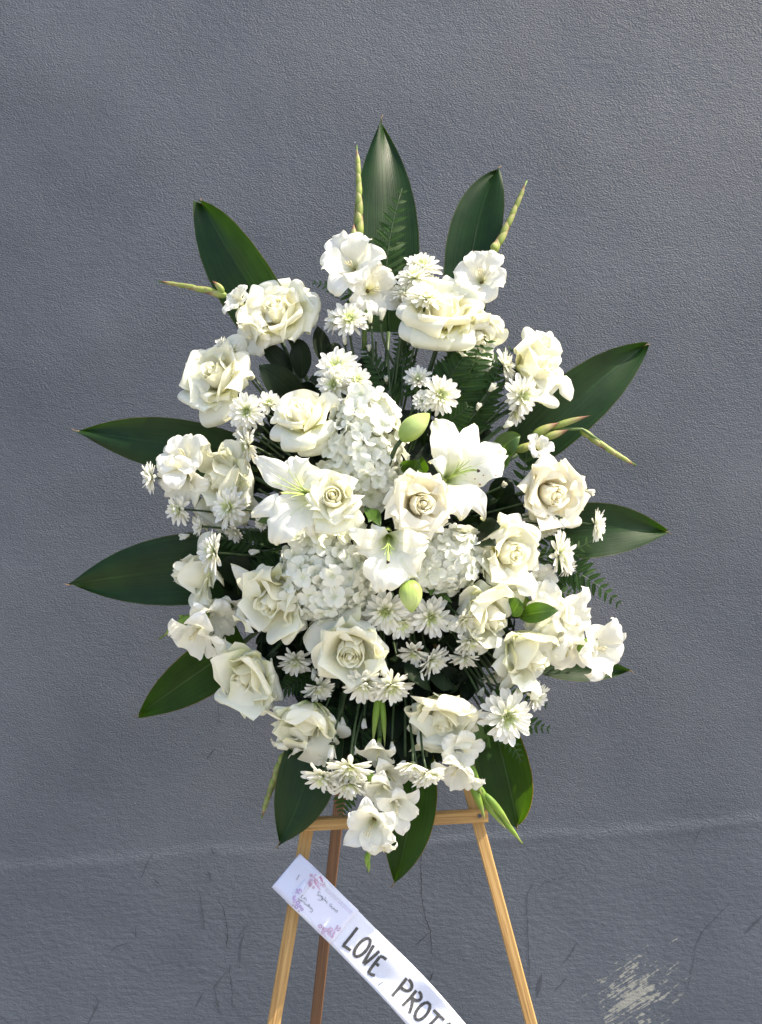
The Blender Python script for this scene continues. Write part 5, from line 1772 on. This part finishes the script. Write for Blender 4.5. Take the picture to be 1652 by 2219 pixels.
# ------------------------------------------------------------------ gladioli
def blossom(o, org, x, y, size, ax, d, seed=0, nm='blossom', fr=1.0, spread=1.0, pk='glad'):
    """one frilled funnel: throat plus six petals, roots at the back"""
    A = face(*ax)
    C = P(x, y, d)
    Rr = S(size) / 2
    base = C - A * Rr * .85
    a1 = unit(np.cross(A, (.2, .3, .93)))
    a2 = np.cross(A, a1)
    b = put(nm, MB().add(*tube([base - A * Rr * .3, base + A * Rr * .1], Rr * .10, Rr * .14, 9)).mesh(nm, M['bud_f'], org), o)
    for k in range(6):
        outer = k % 2 == 0
        f0 = seed + k * math.pi / 3 + rv(-.12, .12)
        rad = a1 * math.cos(f0) + a2 * math.sin(f0)
        L_ = Rr * rv(1.0, 1.35) * (1.05 if outer else .92) * spread
        p0 = base + rad * Rr * .05
        c1 = base + rad * Rr * .22 + A * Rr * .55
        c2 = base + rad * L_ * .75 + A * Rr * (1.05 if outer else 1.2)
        t = base + rad * L_ * 1.12 + A * Rr * (.85 + rv(-.25, .2))
        g = surf([p0, c1, c2, t], Rr * rv(.44, .62), A * .8 - rad * .6, pk, cup=.24, curl=.25, ruf=.20 * fr, crease=rv(0, .12), fq=rv(2.4, 4.2), nu=15, nv=17, tipcurl=-rv(.1, .5), fold=.08)
        put('petal', MB().add(*g).mesh('petal', M['glad'], org), b)
    for k in range(3):
        rad = a1 * math.cos(seed + k * .5) + a2 * math.sin(seed + k * .5)
        e = base + A * Rr * 1.05 + rad * Rr * .22
        put('stamen', MB().add(*tube([base, base + A * Rr * .6 + rad * Rr * .1, e], Rr * .018, Rr * .02, 5)).add(*spindle(e - A * Rr * .14, e + A * Rr * .12, Rr * .04, 6, 6)).mesh('stamen', M['anther'], org), b)


def gladiolus(label, spine, flowers, buds=(), d=.06, fresh=False, rstem=.0042, star=False):
    """spine: points from the cut stem to the tip; buds: (t0x,t0y, t1x,t1y, halfwidth)"""
    pts = [P(p[0], p[1], p[2] if len(p) > 2 else d) for p in spine]
    org = pts[0]
    o = thing('white_gladiolus', org, label, 'gladiolus', 'white gladioli')
    dense = []
    for a, b in zip(pts[:-1], pts[1:]):
        for k in range(5):
            dense.append(a + (b - a) * k / 5)
    dense.append(pts[-1])
    put('stem', MB().add(*tube(dense, rstem, rstem * .35, 7)).mesh('stem', M['stem_g'], org), o)
    for i, (x0, y0, x1, y1, w, *r) in enumerate(buds):
        dd = r[0] if r else d
        a, b = P(x0, y0, dd + .003), P(x1, y1, dd + .004)
        k = unit(np.cross(b - a, (0, 1, 0))) * S(w) * .5 * (1 if i % 2 else -1)
        put('bud', MB().add(*spindle(a, b, S(w), 9, 11, ridge=.10, nr=2, bend=k, peak=.34, sharp=1.15)).mesh('bud', M['bud_f' if fresh else 'bud_g'], org), o)
    for i, f in enumerate(flowers):
        x, y, s, ax = f[:4]
        dd = f[4] if len(f) > 4 else d + .03
        blossom(o, org, x, y, s, ax, dd, seed=i * 1.3 + x * .01, pk='lily' if star else 'glad', fr=.55 if star else 1)
    return o


def spike(p0, p1, n, w0, w1, over=2.3, d=.05):
    """overlapping pointed sheaths along a tapering tip, each leaning out to its own side"""
    out = []
    n = int(n * 1.5)
    nx, ny = -(p1[1] - p0[1]), p1[0] - p0[0]
    l = math.hypot(nx, ny)
    nx, ny = nx / l, ny / l
    for i in range(n):
        t0 = i / (n + 1) - .02
        t1 = min(1, (i + over) / (n + 1) + (.02 if i % 2 else 0))
        w = (w0 + (w1 - w0) * t0) * .62
        sd = 1 if i % 2 else -1
        bow = math.sin(t0 * 3.0) * 2.5
        bow1 = math.sin(t1 * 3.0) * 2.5
        out.append((p0[0] + (p1[0] - p0[0]) * t0 + nx * (sd * w * .10 + bow), p0[1] + (p1[1] - p0[1]) * t0 + ny * (sd * w * .10 + bow),
                    p0[0] + (p1[0] - p0[0]) * t1 + nx * (sd * w * (1.0 - .6 * t1) + bow1), p0[1] + (p1[1] - p0[1]) * t1 + ny * (sd * w * (1.0 - .6 * t1) + bow1), w, d + .0015 * (n - i) / n))
    return out


gladiolus('gladiolus at the top with a tall upright bud spike in front of the tallest leaf', [(790, 760, .03), (790, 640, .05), (778, 540, .06), (779, 420, .06), (773, 316, .05)],
          [(758, 565, 112, (-.25, -.35, .9), .09), (808, 628, 100, (.3, .1, .9), .08), (785, 530, 50, (.3, -.8, .4), .065)],
          spike((778, 535), (774, 322), 6, 15, 7, d=.062) + [(770, 530, 767, 484, 8, .07)], d=.06)
gladiolus('gladiolus at upper right with a leaning bud spike beyond the pale sheened leaf', [(1000, 760, .03), (1040, 640, .05), (1075, 540, .055), (1142, 392, .04)],
          [(1040, 598, 98, (-.2, -.2, .95), .085), (1068, 560, 44, (.3, -.6, .5), .06)],
          spike((1068, 552), (1140, 396), 5, 14, 6, d=.05) + [(1070, 545, 1078, 520, 8, .06)], d=.055)
gladiolus('gladiolus at upper left with a level bud spike pointing left over the wall', [(600, 780, .02), (540, 700, .04), (490, 640, .04), (345, 610, .02)],
          [(512, 648, 58, (-.5, -.4, .7), .06), (545, 722, 84, (-.6, .5, .6), .06), (560, 680, 70, (-.3, 0, .8), .05)],
          spike((492, 640), (348, 611), 4, 13, 5, d=.035) + [(486, 636, 460, 608, 7, .04)], d=.04)
gladiolus('gladiolus at right with a bent bud spike curving down over the wall', [(1060, 1000, .03), (1130, 970, .04), (1210, 930, .05), (1262, 930, .05), (1378, 1008, .02)],
          [(1170, 968, 50, (.2, -.3, .9), .08)],
          [(1115, 978, 1165, 955, 9, .06), (1150, 948, 1215, 915, 9, .055), (1165, 950, 1235, 930, 9, .05), (1190, 930, 1282, 900, 7, .05)] + spike((1258, 932), (1376, 1007), 4, 12, 6, d=.035), d=.05)
gladiolus('gladiolus with pale mauve white blossoms in the shade at the left', [(560, 1020, .04), (470, 1000, .05), (400, 1020, .05)],
          [(392, 990, 104, (-.35, -.5, .8), .08), (390, 1040, 96, (-.4, .35, .8), .075)], [(490, 998, 440, 985, 9, .06)], d=.05)
gladiolus('gladiolus at lower left with its short green tip pointing left', [(560, 1300, .04), (470, 1320, .05), (400, 1345, .05), (345, 1385, .04)],
          [(424, 1382, 112, (-.3, .75, .6), .08), (460, 1348, 100, (.3, .6, .7), .065), (495, 1322, 66, (.1, .6, .6), .055)],
          [(425, 1338, 372, 1362, 11, .055), (400, 1340, 388, 1332, 6, .055), (395, 1352, 355, 1378, 8, .05)], d=.05, fresh=True)
gladiolus('gladiolus at lower right with the row of frilled sunlit blossoms', [(1050, 1240, .05), (1130, 1300, .06), (1200, 1350, .07), (1270, 1400, .06)],
          [(1175, 1268, 78, (.5, -.1, .6), .09), (1185, 1310, 84, (.35, -.2, .7), .10), (1240, 1342, 108, (.7, .1, .65), .11), (1200, 1352, 100, (-.1, .35, .8), .105), (1308, 1410, 106, (.6, .1, .7), .085), (1236, 1412, 94, (.1, .7, .6), .08)],
          [(1120, 1290, 1165, 1320, 12, .08), (1262, 1398, 1288, 1388, 8, .08), (1255, 1395, 1270, 1420, 8, .08)], d=.06, fresh=True)
gladiolus('gladiolus at the bottom right with a bright green bud tip beside the sunlit leaf', [(960, 1560, .05), (1000, 1650, .06), (1060, 1740, .06), (1133, 1828, .05)],
          [(1000, 1630, 74, (.2, .2, .8), .09), (990, 1678, 84, (-.3, .6, .7), .09)],
          [(1020, 1655, 1046, 1725, 9, .075), (1018, 1690, 1052, 1778, 8, .07), (1028, 1700, 1098, 1798, 8, .065), (1045, 1715, 1112, 1796, 8, .07), (1030, 1690, 1075, 1765, 8, .068), (1085, 1770, 1133, 1830, 5.5, .06)], d=.06, fresh=True)
gladiolus('gladiolus hanging lowest in the middle, its blossoms over the easel crossbar', [(822, 1480, .05), (824, 1580, .07), (820, 1680, .08), (805, 1800, .07), (798, 1890, .06)],
          [(816, 1636, 72, (-.15, .7, .6), .09), (845, 1688, 76, (.35, .4, .8), .08), (826, 1720, 78, (-.35, .45, .8), .10), (866, 1752, 86, (.35, .3, .9), .11), (803, 1795, 100, (-.2, .25, .95), .115), (832, 1838, 52, (.1, .8, .5), .095)],
          [(824, 1490, 808, 1618, 7, .08), (826, 1500, 834, 1622, 6, .08), (800, 1670, 812, 1705, 10, .09)] + spike((800, 1830), (798, 1892), 2, 8, 5, d=.06), d=.06, fresh=True, star=True)
gladiolus('gladiolus at the bottom left with a browning bud spike hanging beside the leaf', [(680, 1530, .03), (650, 1590, .04), (618, 1640, .04), (567, 1773, .02)],
          [(638, 1612, 76, (-.2, .7, .4), .055), (670, 1620, 70, (.3, .8, .3), .05)],
          spike((616, 1632), (568, 1770), 5, 13, 6, d=.035), d=.04)
# frilled funnels of the last two face down; their thick stem shows between the thin ones

# rust coloured pollen on the right lily
